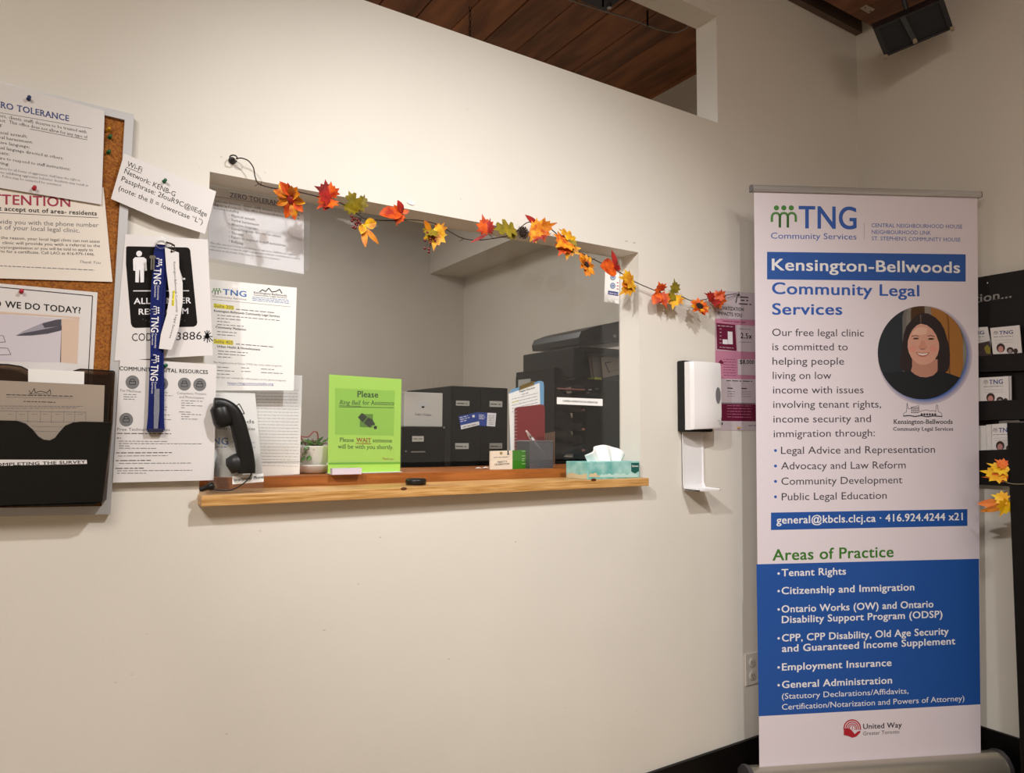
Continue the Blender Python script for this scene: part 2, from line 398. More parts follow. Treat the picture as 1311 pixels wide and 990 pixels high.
# ================================================================ CORK BOARD (hangs a little askew)
BP = YP(-0.02); TR = BP.hit(171.5, 146.5); BR = BP.hit(141.5, 658.5)
dn = (BR-TR); Hb = dn.length; dn = dn/Hb; lf = (BP.hit(0, 104)-TR).normalized(); lfb = (BP.hit(0, 662)-BR).normalized()
lf = (lf*0.5+lfb*0.5).normalized(); Wb = 0.95
def bd(a, b, Y): p = TR+lf*a+dn*b; return Vector((p.x, Y, p.z))     # a m leftward, b m downward
t = thing('cork_notice_board', 'cork notice board in a silver frame on the wall at left', 'notice board', (bd(Wb/2, Hb, -0.01)))
f = 0.018
for q in ([(0, 0), (Wb, 0), (Wb-f, f), (f, f)], [(0, Hb), (Wb, Hb), (Wb-f, Hb-f), (f, Hb-f)], [(0, 0), (f, f), (f, Hb-f), (0, Hb)], [(Wb, 0), (Wb-f, f), (Wb-f, Hb-f), (Wb, Hb)]):
    b_ = MB(); b_.slab([bd(a, b, -0.02) for a, b in q], (0, 0.0195, 0)); b_.build('frame_rail', FRAMEM, t)
b_ = MB(); b_.slab([bd(a, b, -0.012) for a, b in [(f, f), (Wb-f, f), (Wb-f, Hb-f), (f, Hb-f)]], (0, 0.01, 0)); b_.build('cork_panel', CORK, t)

def pin(name, label, px, Y, m, n=(0.15, -1, 0.1), h=0.012):
    q = at(px[0], px[1], Y-0.006); n = Vector(n).normalized(); M = Vector((0, 0, 1)).rotation_difference(n).to_matrix()
    root = thing(name, label, 'push pin', (q.x, Y, q.z))
    base = Vector((q.x, Y, q.z))
    MB().lathe([(0.0045, 0.0), (0.0042, 0.0015), (0.0022, 0.003), (0.0020, 0.008), (0.0036, 0.0095), (0.0038, h-0.001), (0.002, h)], base, 14, M=M).build('head', m, root, smooth=True)
    return root
PB = mat('blue_pin', '#20306e', 0.25); PR_ = mat('red_pin', '#c01838', 0.25); PG = mat('green_pin', '#0e5c34', 0.25); PY = mat('yellow_pin', '#c89018', 0.3)

# survey of today's poster
pl = YP(-0.0135)
s_ = sheet('poster', 'white poster headed WE DO TODAY? with a silver pen picture', 'poster', pl, None, PAPER,
  world=[ext(pl, (0, 363), (125, 374.5), 0.30), pl.hit(125, 374.5), pl.hit(118, 500), ext(pl, (0, 500), (118, 500), 0.29)])
P_ = Print(s_, pl)
P_.path([(-40, 364), (118.5, 379), (112, 500)], 1.1, INK)
P_.text('DO', (-17, 391.5), (1.5, 393.3), 8.5, INK, bold=True)
P_.text('WE DO TODAY?', (6.5, 393.7), (103.5, 401.5), 8.3, INK, bold=True)
LIL = mat('lilac_print', '#d6cfd9', 0.7); BEI = mat('beige_print', '#dfc4b2', 0.7); PEN1 = mat('pen_print', '#4a4552', 0.6); PEN2 = mat('pen_print_light', '#a49fae', 0.6)
P_.poly([(-30, 400), (79, 408), (78, 464), (-30, 462)], LIL, 1, 'picture'); P_.poly([(79, 408), (101.5, 408.5), (99, 466), (77, 464)], BEI, 1, 'picture')
P_.poly([(-30, 400), (79, 406), (102, 408.5), (102, 406), (0, 399)], BEI, 2, 'picture')
P_.poly([(20, 430), (30, 424), (56, 413), (72, 409.5), (79, 409), (79, 423), (60, 428), (40, 430)], PEN2, 2, 'picture')
P_.poly([(20, 430), (31, 426.5), (50, 423), (79, 417), (79, 423), (62, 427), (40, 429.5)], PEN1, 3, 'picture')
P_.poly([(54, 414.5), (72, 409.5), (78.5, 409), (78, 417.5), (57, 420)], PEN1, 3, 'picture')
for y in (430, 446): P_.path([(-10, y-1), (4 if y == 430 else 10, y), (7 if y == 430 else 14, y+8), (-10, y+9)], 0.6, INK, 2)
P_.done()
pin('push_pin', 'red push pin at the top of the pen picture poster', (27, 373), -0.0145, PR_)
# attention notice
pl = YP(-0.0165)
s_ = sheet('notice', 'cream notice with red heading ATTENTION under the zero tolerance notice', 'notice', pl, None, PAPERC,
  world=[ext(pl, (0, 236), (132.5, 240), 0.30), pl.hit(132.5, 240), pl.hit(144, 361), ext(pl, (0, 356.5), (144, 361), 0.30)])
P_ = Print(s_, pl)
P_.text('TTENTION', (-11, 261), (90, 265), 12.5, REDI, bold=True, res=3)
P_.text('t accept out of area- residents', (-1.5, 269.5), (124, 276), 5.6, INK, bold=True); P_.line((0, 272.5), (126, 279), 0.6, INK)
P_.text('vide you with the phone number', (-1, 286.5), (126, 291), 5.8, INKG); P_.text('s of your local legal clinic.', (-1, 293.5), (102, 298), 5.8, INKG)
for s2, a, b in [('the reason, your local legal clinic can not assist', (1, 306), (128, 311)), ('clinic will provide you with a referral to the', (3, 312.5), (128, 316.5)),
                 ('ncy/organization or you will be told to apply to', (-1, 318.3), (119, 321.8)), ('rio for a certificate. Call LAO at 416-979-1446.', (-1, 323.5), (121, 327.5))]:
    P_.text(s2, a, b, 3.7, INK)
P_.text('Thank You', (102, 337), (129, 338), 3.4, INKG, italic=True); P_.fine((0, 340.5), (121, 346), 1.6, INKG)
P_.done()
# zero tolerance notice
pl = YP(-0.022)
s_ = sheet('notice', 'white notice headed ZERO TOLERANCE overlapping the top frame of the cork board', 'notice', pl, None, PAPER,
  world=[ext(pl, (0, 106), (134, 142), 0.279), pl.hit(134, 142), pl.hit(130, 262), ext(pl, (0, 240.5), (130, 262), 0.279)])
P_ = Print(s_, pl)
P_.text('ERO', (-5, 136.5), (17, 141.3), 7.6, NAVY, bold=True, serif=True, res=3); P_.text('TOLERANCE', (21.5, 142), (88.5, 155.5), 7.6, NAVY, bold=True, serif=True, res=3)
P_.line((-10, 142.6), (117.5, 164.7), 0.6, INKG)
for s2, a, b, c_ in [('ors, clients, staff) deserve to be treated with', (-1, 149.7), (111, 171), 4), ('ect.  This office does not allow for any type of', (-1, 155.5), (112, 177.6), 4),
   ('ng:', (-4, 161), (3, 162), 4), ('sical assault;', (-2, 171), (35, 176.6), 3.8), ('bal harassment;', (-2, 177.2), (42, 184), 3.8), ('sive language;', (-2, 183.7), (38, 190), 3.8),
   ('ual language directed at others;', (-1, 190.5), (81, 204.5), 3.8), ('eats;', (-2, 197), (12, 199.2), 3.8), ('ure to respond to staff instructions;', (-2, 203.7), (90, 218.3), 3.8), ('ying.', (-2, 210), (12, 212.3), 3.8),
   ('rance for all forms of aggression. Staff have the right to', (-2, 216.4), (103, 232.5), 3), ('one exhibiting aggressive behavior. Incidents may result in', (-2, 221.4), (113, 239), 3),
   ('y. Police may be contacted for assistance.', (-2, 226.4), (79, 238.6), 3)]:
    P_.text(s2, a, b, c_, INKG if c_ < 3.5 else INK, serif=True, res=1)
P_.line((38, 165.2), (112, 179.2), 0.5, INK); P_.done()
pin('push_pin', 'blue push pin at the top of the zero tolerance notice', (36.5, 125.5), -0.023, PB)
pin('push_pin', 'red push pin between the zero tolerance and attention notices', (43.5, 240.5), -0.023, PR_)
pin('push_pin', 'yellow push pin in the bare cork at the board\'s right side', (139, 165.5), -0.0125, PY)
pin('push_pin', 'upper green push pin just below the yellow pin in the cork', (140.5, 175), -0.0125, PG)
pin('push_pin', 'lower of the two green push pins in the bare cork', (138.8, 194.5), -0.0125, PG)

# wall pocket of smoked plastic holding survey forms
SMK = clear('smoked_plastic', (0.42, 0.33, 0.26, 1), 0.03, 0.06, 0.02, (0.1, 0.07, 0.05, 1)); SMK2 = clear('dark_smoked_plastic', (0.035, 0.025, 0.02, 1), 0.03, 0.06, 0.0)
RIM = mat('smoked_rim', '#15100e', 0.3)
bp_ = YP(-0.026); fp_ = YP(-0.075)
t = thing('wall_pocket', 'smoked black plastic document pocket mounted on the lower cork board', 'document holder', at(60, 650, -0.03))
def flat(pl, px, th, off=0.0): 
    mb = MB(); mb.slab([pl.hit(*p, off) for p in px], -pl.n*th); return mb
back = [(-75, 466), (-20, 466), (10, 467), (27, 469.5), (38, 475), (46, 483), (50, 492), (54, 500), (75, 500), (80, 491), (86, 482), (95, 475), (103, 472.8), (146, 475.5), (135, 640), (-75, 640)]
flat(bp_, back, 0.002).build('back_panel', SMK, t)
MB().tube([bp_.hit(*p) for p in back[:14]], 0.0016, 6).build('back_rim', RIM, t)
front = [(-75, 538), (0, 539), (22, 539.5), (33, 543), (41, 550), (48, 558.5), (56, 563.5), (64, 564.5), (71, 561), (78, 552), (84, 545.5), (94, 541.5), (104, 540.5), (143, 541.2), (130, 643), (120, 647), (-75, 650)]
flat(fp_, front, 0.002).build('front_panel', SMK2, t)
MB().tube([fp_.hit(*p) for p in front[:14]], 0.0013, 6).build('front_rim', RIM, t)
b_ = MB(); A = [bp_.hit(146, 475.5), bp_.hit(135, 640), fp_.hit(130, 643), fp_.hit(143, 541.2)]; b_.slab(A, (0.002, 0, 0)); b_.build('side_panel', SMK, t)
b_ = MB(); A = [bp_.hit(135, 640), fp_.hit(130, 643), fp_.hit(-75, 650), bp_.hit(-75, 640)]; b_.slab(A, (0, 0, -0.002)); b_.build('bottom_panel', SMK2, t)
lb = sheet('label_strip', '', '', fp_, [(-60, 588.5), (111, 589), (111.5, 594), (-60, 598)], PAPER, off=0.0008, parent=t); lb['label'] = 'white strip reading COMPLETING THE SURVEY'
P_ = Print(t, fp_, 0.0009); P_.text('COMPLETING THE SURVEY', (-13, 597.2), (109.5, 593.2), 3.9, INK, bold=True); P_.done()
pl = YP(-0.045)
s_ = sheet('survey_form', 'grey survey form standing in the smoked plastic wall pocket', 'paper', pl, [(-70, 484), (134, 493.5), (129, 636), (-70, 636)], PAPERG)
P_ = Print(s_, pl)
P_.path([(37, 500), (40, 504), (44, 497.5), (45, 503), (52, 501), (60, 503), (64, 499), (65, 504)], 0.8, INK, name='logo'); P_.fine((37, 504.5), (66, 505), 1.2, INK)
P_.fine((8, 505.5), (93, 507.5), 1.6, INK); P_.fine((8, 508.5), (93, 510), 1.0, INKG); P_.fine((30, 514), (71, 515.3), 1.5, INK)
P_.fine((-5, 520), (106, 520.5), 1.3, INKG); P_.fine((-5, 523), (98, 522.5), 1.3, INKG)
for y in (527, 540): P_.line((-5, y-1), (110, y+1), 0.5, INKG)
for x in (21, 36, 52, 66, 82, 96, 110): P_.line((x, 526.5), (x-0.5, 541), 0.5, INKG); P_.fine((x-11, 530.5), (x-4, 530.7), 1, INKG)
for y in (546, 552): P_.line((40, y), (83, y+1), 0.4, INKG)
P_.done()
s_ = sheet('folded_paper', 'white sheet tucked behind the survey form in the wall pocket', 'paper', YP(-0.036), [(36, 472), (108, 476), (106, 560), (36, 560)], PAPERB)

# restroom sign sheet
pl = YP(-0.0215)
s_ = sheet('restroom_sign', 'white sheet with black ALL GENDER RESTROOM sign beside the cork board', 'sign', pl, [(160.5, 299.8), (266, 306.8), (272.5, 455), (146.5, 462)], PAPER)
P_ = Print(s_, pl); SGN = mat('black_sign_print', '#191514', 0.5)
P_.poly([(161.5, 316.5), (163, 315.4), (238.5, 316.8), (241.5, 317.6), (243.5, 320.5), (252.6, 413), (251.5, 416.5), (248, 418.5), (173, 420), (169.5, 418.5), (167.6, 414.5), (161.2, 337)], SGN, 1, 'sign_panel')
P_.disc((178.1, 324.9), 3.7, 3.7, WHITEI, 2)
P_.poly([(173, 329.5), (184, 329.5), (187.3, 332), (188, 346.5), (185.5, 347), (184.7, 335.5), (184.2, 361.5), (179.7, 361.8), (179.2, 346), (178.3, 346), (177.6, 361.8), (173.2, 361.5), (173.6, 335.5), (173.2, 347), (170.7, 346.5), (170.3, 332)], WHITEI, 2, 'figure')
P_.disc((222, 326), 3.6, 3.6, WHITEI, 2); P_.path([(222, 331), (223, 345), (229, 346), (233, 357.5), (237, 357)], 2.2, WHITEI, 2, 'figure')
P_.line((170.6, 372.6), (242, 372.4), 1.2, WHITEI, 2)
P_.text('ALL GENDER', (171.3, 389.4), (244.5, 388.4), 7.6, WHITEI, bold=True, lv=2, res=3); P_.text('RESTROOM', (177.5, 403), (241, 401.8), 7.4, WHITEI, bold=True, lv=2, res=3)
for k in range(14): P_.disc((183+k*4.1, 409+(k % 3)*1.6), 0.5, 0.6, INKG, 2, n=6)
P_.text('CODE:', (168.8, 437), (203, 436.2), 10, INK); P_.text('3886', (225.5, 435.7), (258.3, 434.6), 10, INK, res=3)
for a, b in [((262, 424), (269, 438)), ((268, 423.5), (261, 437)), ((260.5, 430.5), (272, 431)), ((265, 423), (265.5, 439)), ((263, 427), (272.5, 437)), ((260, 434), (270, 426))]: P_.line(a, b, 1.2, INK)
P_.disc((265.2, 430.5), 2.6, 3.6, INK); P_.done()
# digital resources sheet
pl = YP(-0.0225)
s_ = sheet('resource_sheet', 'white sheet headed COMMUNITY DIGITAL RESOURCES hanging below the restroom sign', 'paper', pl, [(153.6, 458.8), (277.2, 467), (273.8, 615), (144.2, 618.2)], PAPER)
P_ = Print(s_, pl)
P_.text('COMMUNITY DIGITAL RESOURCES', (152.8, 474.2), (266.2, 479), 5, INK, bold=True)
for c in [(169.5, 489.5, 9), (207, 491.5, 8.5), (236, 492, 8.5), (255.7, 492.6, 8.5), (161.6, 537.5, 9)]:
    P_.disc(c[:2], c[2]*0.98, c[2]*0.98, GREYC, 1, 'icon'); x, y = c[:2]
    P_.path([(x-4, y+3), (x-4, y-1), (x+4, y-1), (x+4, y+3), (x-4, y+3)], 0.7, INK, 2, 'icon'); P_.path([(x-2.5, y-1), (x-2.5, y-4), (x+2.5, y-4), (x+2.5, y-1)], 0.7, INK, 2, 'icon')
P_.text('Fax Machines', (154, 501.3), (180.5, 503), 3, INKG); P_.text('Scanners', (196, 503), (214.5, 504), 3, INKG)
P_.text('Computers, Printers,', (226.5, 504.8), (264.5, 506), 3, INKG); P_.text('and Photocopiers', (229.5, 509.8), (261, 511), 3, INKG)
for a, b in [((158, 505), (174.5, 505.5)), ((158, 508), (174.5, 508.5)), ((158, 511), (172, 511.5)), ((207, 506.5), (221, 507)), ((206, 512.5), (212, 512.7)), ((206, 521), (214, 521.5)), ((206, 524.5), (213, 525)), ((206, 531), (217, 531.5)), ((206, 537), (219, 537.5)),
   ((232, 513), (259, 514)), ((232, 516), (247, 516.5)), ((232, 519), (259, 520)), ((232, 522), (237, 522.2)), ((229, 527.5), (245, 528)), ((232, 530.5), (258, 531.2)), ((232, 533.5), (242, 533.8)), ((232, 536.5), (254, 537)),
   ((152, 565), (215, 565.3)), ((152, 568), (258, 568.5)), ((152, 571), (166, 571.2)), ((152, 574), (201, 574.3)), ((151, 584), (215, 583.5)), ((152, 593.5), (245, 593)), ((150, 603), (246, 602.3)), ((150, 606), (187, 606))]:
    P_.fine(a, b, 1.5, INKG)
P_.text('Free Technology Classes', (150.3, 551.5), (217.5, 552), 3.6, INKG); P_.fine((149.5, 555), (219, 555.5), 1.8, INK)
for a, b in [((149.5, 561), (155, 561)), ((148.5, 580), (220, 579.7)), ((148, 590), (193, 589.6)), ((147.5, 600), (184, 599.6))]: P_.fine(a, b, 1.8, INK)
P_.done()
pin('push_pin', 'green push pin in the digital resources sheet beside the lanyard', (211.5, 468.5), -0.0235, PG)
# wi-fi note
pl = YP(-0.030)
wifi = sheet('wifi_note', 'tilted white Wi-Fi password note pinned over the board\'s right frame', 'note', pl, [(159, 196.7), (276.8, 245.3), (262.5, 299.6), (200, 279.5), (142, 254.6)], PAPER)
P_ = Print(wifi, pl); uu = (2.0, -6.5)
P_.text('Wi-Fi', (162.3, 212.5), (181, 220.6), 6.4, INK, up=uu); P_.line((161.6, 214), (180.5, 222), 0.6, INK)
P_.text('Network: KENB-G', (158.8, 221.6), (223.6, 252), 6.4, INK, up=uu); P_.text('Passphrase: 2fouR9C@llEdge', (155, 231.5), (264.3, 277.8), 6.4, INK, up=uu)
P_.text('(note: the ll = lowercase “L”)', (151.3, 243.3), (258.8, 287.5), 6.4, INK, up=uu); P_.done()
pin('push_pin', 'green push pin holding the tilted Wi-Fi note', (210.5, 231.5), -0.031, PG)
# lanyard on a hook with keys and a paper tag
t = thing('key_lanyard', 'blue lanyard with white lettering and keys hanging on the restroom sign', 'lanyard', at(203, 553, -0.03))
LB = mat('lanyard_blue', '#121f66', 0.7, noise=0.15, nscale=300)
lp = YP(-0.036)
def strap(px, w_, pl, th):
    """ribbon along a list of (x, y, halfwidth px)"""
    L = [(x-h, y) for x, y, h in px]; R_ = [(x+h, y) for x, y, h in px][::-1]; mb = MB(); mb.slab([pl.hit(*p) for p in L+R_], -pl.n*th); return mb
strap([(205.5, 313, 6), (203.8, 325, 7.3), (203.3, 345, 7.3), (201, 370, 7.6), (199.5, 400, 7.3), (199.5, 430, 7), (199.3, 455, 6.8), (198, 480, 6.7), (196.5, 510, 6.3), (195.5, 535, 6.3), (195.5, 551, 8)], 0, lp, 0.0016).build('front_strap', LB, t)
strap([(207, 314, 6), (208, 340, 6), (206, 400, 5), (206, 455, 3.5), (205.5, 500, 5), (206, 535, 4), (207.5, 551, 3.5)], 0, YP(-0.032), 0.0016).build('back_strap', LB, t)
strap([(201, 498, 3.2), (200.5, 525, 3.6), (199.5, 549, 2.6)], 0, YP(-0.039), 0.0012).build('loop_lining', mat('grey_webbing', '#8a8c9c', 0.8, noise=0.3, nscale=500), t)
MB().box(lp.hit(189, 553.5)+Vector((0, -0.004, 0)), lp.hit(209.5, 549)+Vector((0, 0.008, 0)), 0.001).build('stitched_end', mat('lanyard_dark', '#14183c', 0.7), t)
P_ = Print(t, lp)
for x, y0, x2 in [(197.2, 343.5, 196.6), (193.8, 405, 193.3), (193.5, 467, 192.5)]:
    P_.text('TNG', (x, y0), (x2, y0+20.5), 9.2, WHITEI, bold=True, up=(1, 0.05), lv=2); people(P_, x, y0-13, x+10.5, y0-2, WHITEI, 2, rot=True)
    P_.text('Community', (x+4.5, y0+22), (x+4, y0+41), 2.4, WHITEI, up=(1, 0), lv=2); P_.text('Services', (x+0.5, y0+22), (x+0.3, y0+37), 2.4, WHITEI, up=(1, 0), lv=2)
P_.done()
MB().slab([lp.hit(206.5, 302, 0.004), lp.hit(210.5, 304.5, 0.004), lp.hit(213, 311, 0.004), lp.hit(212, 314, 0.004), lp.hit(200, 313, 0.004), lp.hit(203, 307, 0.004)], (0, 0.005, 0)).build('hook_cap', WPLA, t)
ring = [lp.hit(206+6.5*math.cos(a*PI/8), 314+5*math.sin(a*PI/8), 0.007) for a in range(17)]
MB().tube(ring, 0.0008, 6).build('split_ring', STEEL, t, smooth=True)
b_ = MB(); b_.tube([lp.hit(212, 311, 0.006), lp.hit(218, 313, 0.009), lp.hit(223, 316, 0.009)], 0.0022, 8); b_.tube([lp.hit(221+2.5*math.cos(a*PI/6), 319+4*math.sin(a*PI/6), 0.008) for a in range(13)], 0.0008, 6); b_.build('snap_clip', mat('dark_brass', '#55483a', 0.35, metal=0.8), t, smooth=True)
for x in (193.5, 196.5):
    b_ = MB(); b_.lathe([(0.0042, 0), (0.0042, 0.002)], lp.hit(x, 330, 0.005), 12, axis='y'); b_.box(lp.hit(x-1.3, 346, 0.005), lp.hit(x+1.3, 331, 0.005)+Vector((0, -0.002, 0))); b_.build('key', mat('tarnished_steel', '#7d776c', 0.35, metal=0.8), t)
tg = sheet('paper_tag', 'creased white paper name tag clipped beside the blue lanyard', 'tag', YP(-0.042), [(211, 316.5), (229, 323.5), (229.5, 343), (233.8, 362), (234, 386), (229, 420), (219.5, 448), (203.5, 446.5), (206, 428), (213.5, 402), (217, 378), (213, 345)], PAPER)
P_ = Print(tg, YP(-0.042)); 
P_.text('Kensington-Bellwoods Community', (222, 335.5), (225.5, 400), 2.6, INK, up=(1, 0)); P_.text('Legal Services', (225, 403), (216.5, 433), 2.6, INK, up=(1, 0.25))
P_.poly([(221.5, 372), (224, 372.2), (222.8, 392), (219.6, 391.5)], YEL); P_.text('Suite 205', (220.8, 373), (219.8, 391), 2.2, INK, up=(1, 0.1), lv=2); P_.disc((219.5, 322.5), 1.4, 1.4, INK); P_.done()
# ================================================================ SHELF AND SILL
sh = tag(MB().box((0.292, -0.05, 1.0955), (1.7025, 0.12, 1.1215), 0.002).build('counter_shelf', SHELFW), 'long oiled pine shelf along the bottom of the reception opening', 'shelf')
for (x, y, r_) in ((517, 626, 0.006), (760, 614.5, 0.007)):
    b_ = MB(); q = YP(-0.0502).hit(x, y); b_.slab([q+Vector((r_*1.6*math.cos(a), 0, r_*0.7*math.sin(a))) for a in [2*PI*k/10 for k in range(10)]], (0, -0.0003, 0))
    b_.build('knot', mat('wood_knot', '#5a2f10', 0.5), sh)
ZS = 1.1215; ZI = 1.151
tag(MB().box((0.25, 0.14, 1.115), (1.95, 0.42, ZI), 0.002).build('inner_counter', SILLW), 'orange-brown wooden counter board raised behind the acrylic screen', 'counter')

# ---- posters taped to the acrylic
GLP = YP(0.0975)
ref = clear('plastic_sleeve', (0.97, 0.97, 0.98, 1), 0.05, 0.08, 0.05, (0.9, 0.9, 0.92, 1))
s_ = sheet('zero_tolerance_poster', 'white ZERO TOLERANCE sheet in a clear sleeve taped inside the opening', 'poster', GLP, [(268, 239), (389, 262), (389, 351), (266, 330)], PAPERB)
sl = sheet('clear_sleeve', '', '', GLP, [(262, 236.5), (397, 261.5), (395, 347), (389, 347), (388.7, 355), (262, 335)], ref, off=0.0012, parent=s_); sl['label'] = 'clear plastic sleeve'
P_ = Print(s_, GLP)
P_.text('ZERO TOLERANCE', (294, 252.5), (366.5, 265), 6, NAVY, bold=True, serif=True, res=3); P_.line((274, 251.3), (384, 268), 0.5, INK)
for s2, a, b, c_ in [('persons (visitors, clients, staff) deserve to be treated with', (276, 258.5), (384, 277), 3), ('dignity and respect.  This office does not allow for any type of', (274, 263), (383, 281.5), 3), ('violence including:', (273, 267.5), (306, 273), 3),
   ('• Physical assault;', (293, 277), (327, 282.8), 3.2), ('• Verbal harassment;', (293, 282.5), (332, 289.5), 3.2), ('• Abusive language;', (293, 288), (331, 294.8), 3.2), ('• Sexual language directed at others;', (293, 293.5), (360, 304.5), 3.2),
   ('• Threats;', (293, 299), (312, 302.5), 3.2), ('• Failure to respond to staff instructions;', (293, 304.5), (366.5, 316), 3.2), ('• Bullying.', (293, 310), (312, 313.5), 3.2),
   ('This office has zero tolerance for all forms of aggression. Staff have the right to', (269, 312), (378, 327.5), 2.3), ('refuse assistance to anyone exhibiting aggressive behavior. Incidents may result in', (269, 316), (384, 332.5), 2.3), ('removal from this facility. Police may be contacted for assistance.', (268, 320.3), (359, 333.3), 2.3)]:
    P_.text(s2, a, b, c_, INK if c_ > 2.5 else INKG, serif=True, res=1)
P_.done()
# list paper standing behind the screen
pl = YP(0.150)
s_ = sheet('list_sheet', 'white sheet of closely ruled print behind the screen, next to the succulent pot', 'paper', pl, [(262, 474), (387, 481), (383.5, 607.3), (262, 613)], PAPERB)
P_ = Print(s_, pl)
for k in range(25): P_.fine((322, 499+k*4.05), (382, 500+k*4.05), 1.2, INKL)
P_.line((320, 592), (384, 591.3), 0.8, INKL); P_.done()
pl = YP(0.0965)
s_ = sheet('suite_directory_poster', 'white directory poster with yellow highlighted Suite 205 and Suite 405', 'poster', pl, [(262, 357), (380, 368.5), (376, 500), (262, 500)], PAPERB)
P_ = Print(s_, pl)
people(P_, 271.3, 369, 283.3, 377.3, GREENI); P_.text('TNG', (285.3, 377.2), (315.5, 380.3), 7.2, BLUEI, bold=True, res=3); P_.text('Community Services', (272, 380.5), (315.3, 384.7), 2.4, INKG)
P_.path([(332, 374), (336, 371), (340, 373.5), (344, 369), (348, 374), (354, 373), (358, 370.5), (361, 376)], 1.2, INK, name='logo')
P_.text('Kensington-Bellwoods', (325, 375.5), (367, 379.7), 2.2, INK, bold=True); P_.text('Community Legal Services', (325, 378.5), (367, 382.3), 2.2, INK)
for y in (380.5, 382.5, 384.5): P_.fine((323, y), (370, y+4), 1.2, BLUEI)
P_.line((272, 383.5), (372, 393), 0.4, INKG)
P_.poly([(273.5, 388.5), (299.5, 391.8), (299.5, 397), (273.5, 394)], YEL); P_.text('Suite 205', (274.2, 393.2), (298.8, 396.3), 4.5, INKG, lv=2)
P_.fine((302, 396), (351, 400.5), 1.8, INKG); P_.text('Kensington-Bellwoods Community Legal Services', (274, 399.2), (358, 406.5), 2.8, INK, bold=True)
for a, b in [((278, 403.5), (358, 410.5)), ((278, 407.5), (308, 410)), ((278, 411.5), (294, 412.8)), ((278, 415.5), (312, 418)), ((278, 424.5), (303, 426.3)), ((278, 428.5), (301, 430))]: P_.fine(a, b, 1.6, INKG)
P_.text('Community Mediation', (276, 420), (315, 423.5), 2.7, INK, bold=True)
P_.poly([(273.5, 434), (298.5, 436), (298.5, 442), (273.5, 440)], YEL); P_.text('Suite 405', (274.2, 438.7), (298.2, 441.3), 4.5, INKG, lv=2)
P_.fine((302, 440.5), (351, 444.5), 1.8, INKG); P_.text('Urban Health & Homelessness', (278, 444.8), (333, 449), 2.8, INK, bold=True)
for a, b in [((279, 449.5), (318, 452)), ((279, 453), (315, 455.5)), ((279, 457), (297, 458))]: P_.fine(a, b, 1.6, INKG)
P_.text('The Neighbourhood Group (TNG) has many other programs:', (273, 465), (361, 469.7), 2.2, INKG)
for a, b in [((278, 470), (294, 471)), ((309, 471), (319, 471.5)), ((334, 472.5), (352, 473.5)), ((278, 474.5), (300, 475.5)), ((309, 475.5), (322, 476)), ((334, 477), (363, 478.5)), ((278, 479), (294, 479.5))]: P_.fine(a, b, 1.5, INKG)
P_.text('Please visit our website for information on the above programs', (272, 483.8), (366, 488.5), 2.2, INKG)
P_.text('https://tngcommunitybs.org', (291.5, 492), (350, 493), 3, mat('link_ink', '#3a3a9a', 0.6)); P_.line((291.5, 493), (350, 494), 0.4, NAVY); P_.done()
# small card on the acrylic by the right reveal
pl = YP(0.0965)
s_ = sheet('screen_card', 'small white card with blue icons taped at the screen\'s right end', 'card', pl, [(775.5, 329), (793, 332), (792.6, 389), (773.6, 386.5)], PAPERB)
P_ = Print(s_, pl); BG = mat('slate_blue_print', '#6f86a8', 0.6)
for c in ((784.6, 355.2), (784.4, 366)):
    P_.disc(c, 3.4, 3.9, BG, 1, 'icon'); P_.disc(c, 2.2, 2.6, mat('pale_blue_print', '#b8c6da', 0.6), 2, 'icon'); P_.line((c[0]-1.2, c[1]), (c[0]+1.2, c[1]), 1.4, NAVY, 3, 'icon')
P_.poly([(778.5, 372), (791.5, 374), (791.3, 379.3), (778.3, 377)], mat('indigo_print', '#4c5590', 0.6)); P_.fine((779.5, 375), (790.5, 377), 1.2, WHITEI, lv=2)
for y in (362, 366, 370): P_.line((789.5, y), (792, y+0.3), 1.2, REDI)
P_.done()
# strip label on the acrylic
pl = YP(0.097)
s_ = sheet('strip_label', 'white strip label about camera operation stuck on the acrylic screen', 'label', pl, [(713, 508.7), (771.5, 511), (771.5, 520), (713, 517.5)], PAPERB)
P_ = Print(s_, pl); P_.text('CAMERA OPERATION IN OPERATION', (720.5, 514.5), (765, 516.8), 2.3, INK, bold=True); P_.done()

# ---- interpreter phone: sign holder and handset on the shelf
hp = YP(0.0)
t = thing('sign_holder', 'clear acrylic sign holder with an Interpreter Phone label on the shelf', 'sign holder', at(300, 630, 0.0))
flat(hp, [(268, 500), (329, 502), (338, 631), (262, 634)], 0.003).build('holder_panel', CLEAR, t)
MB().box(hp.hit(264, 634)+Vector((0, -0.035, 0.0)), hp.hit(337.5, 629)+Vector((0, 0.02, 0.0)), 0.001).build('holder_foot', CLEAR, t)
ip = YP(0.006); ins = sheet('insert', '', '', ip, [(262, 502), (326.5, 503.5), (336.5, 609), (262, 612)], PAPERB, parent=t); ins['label'] = 'white printed insert of the clinic'
P_ = Print(t, ip)
P_.text('Bellwoods', (277, 540.5), (325.5, 542.3), 4.6, INK, serif=True, res=3); P_.text('Community Legal Services', (262, 549.5), (326.5, 551), 3.8, INK, serif=True)
P_.text('TNG', (263, 568.5), (292, 569.5), 8.8, mat('faded_blue_ink', '#6f8fd0', 0.6), bold=True); P_.fine((264, 572), (291, 572.5), 1.5, BLUEI); P_.fine((297, 566), (327, 567), 1.3, INKL); P_.fine((297, 572), (327, 573), 1.3, INKL)
P_.path([(303, 520), (306, 517), (309, 522), (313, 530), (306, 529)], 1.2, INK, name='logo'); P_.done()
lpn = YP(-0.0325); hl = sheet('holder_label', '', '', lpn, [(297.3, 609.7), (337, 606.3), (337.6, 617), (297.5, 620.3)], PAPERB, off=0.0006, parent=t); hl['label'] = 'white label reading Interpreter Phone'
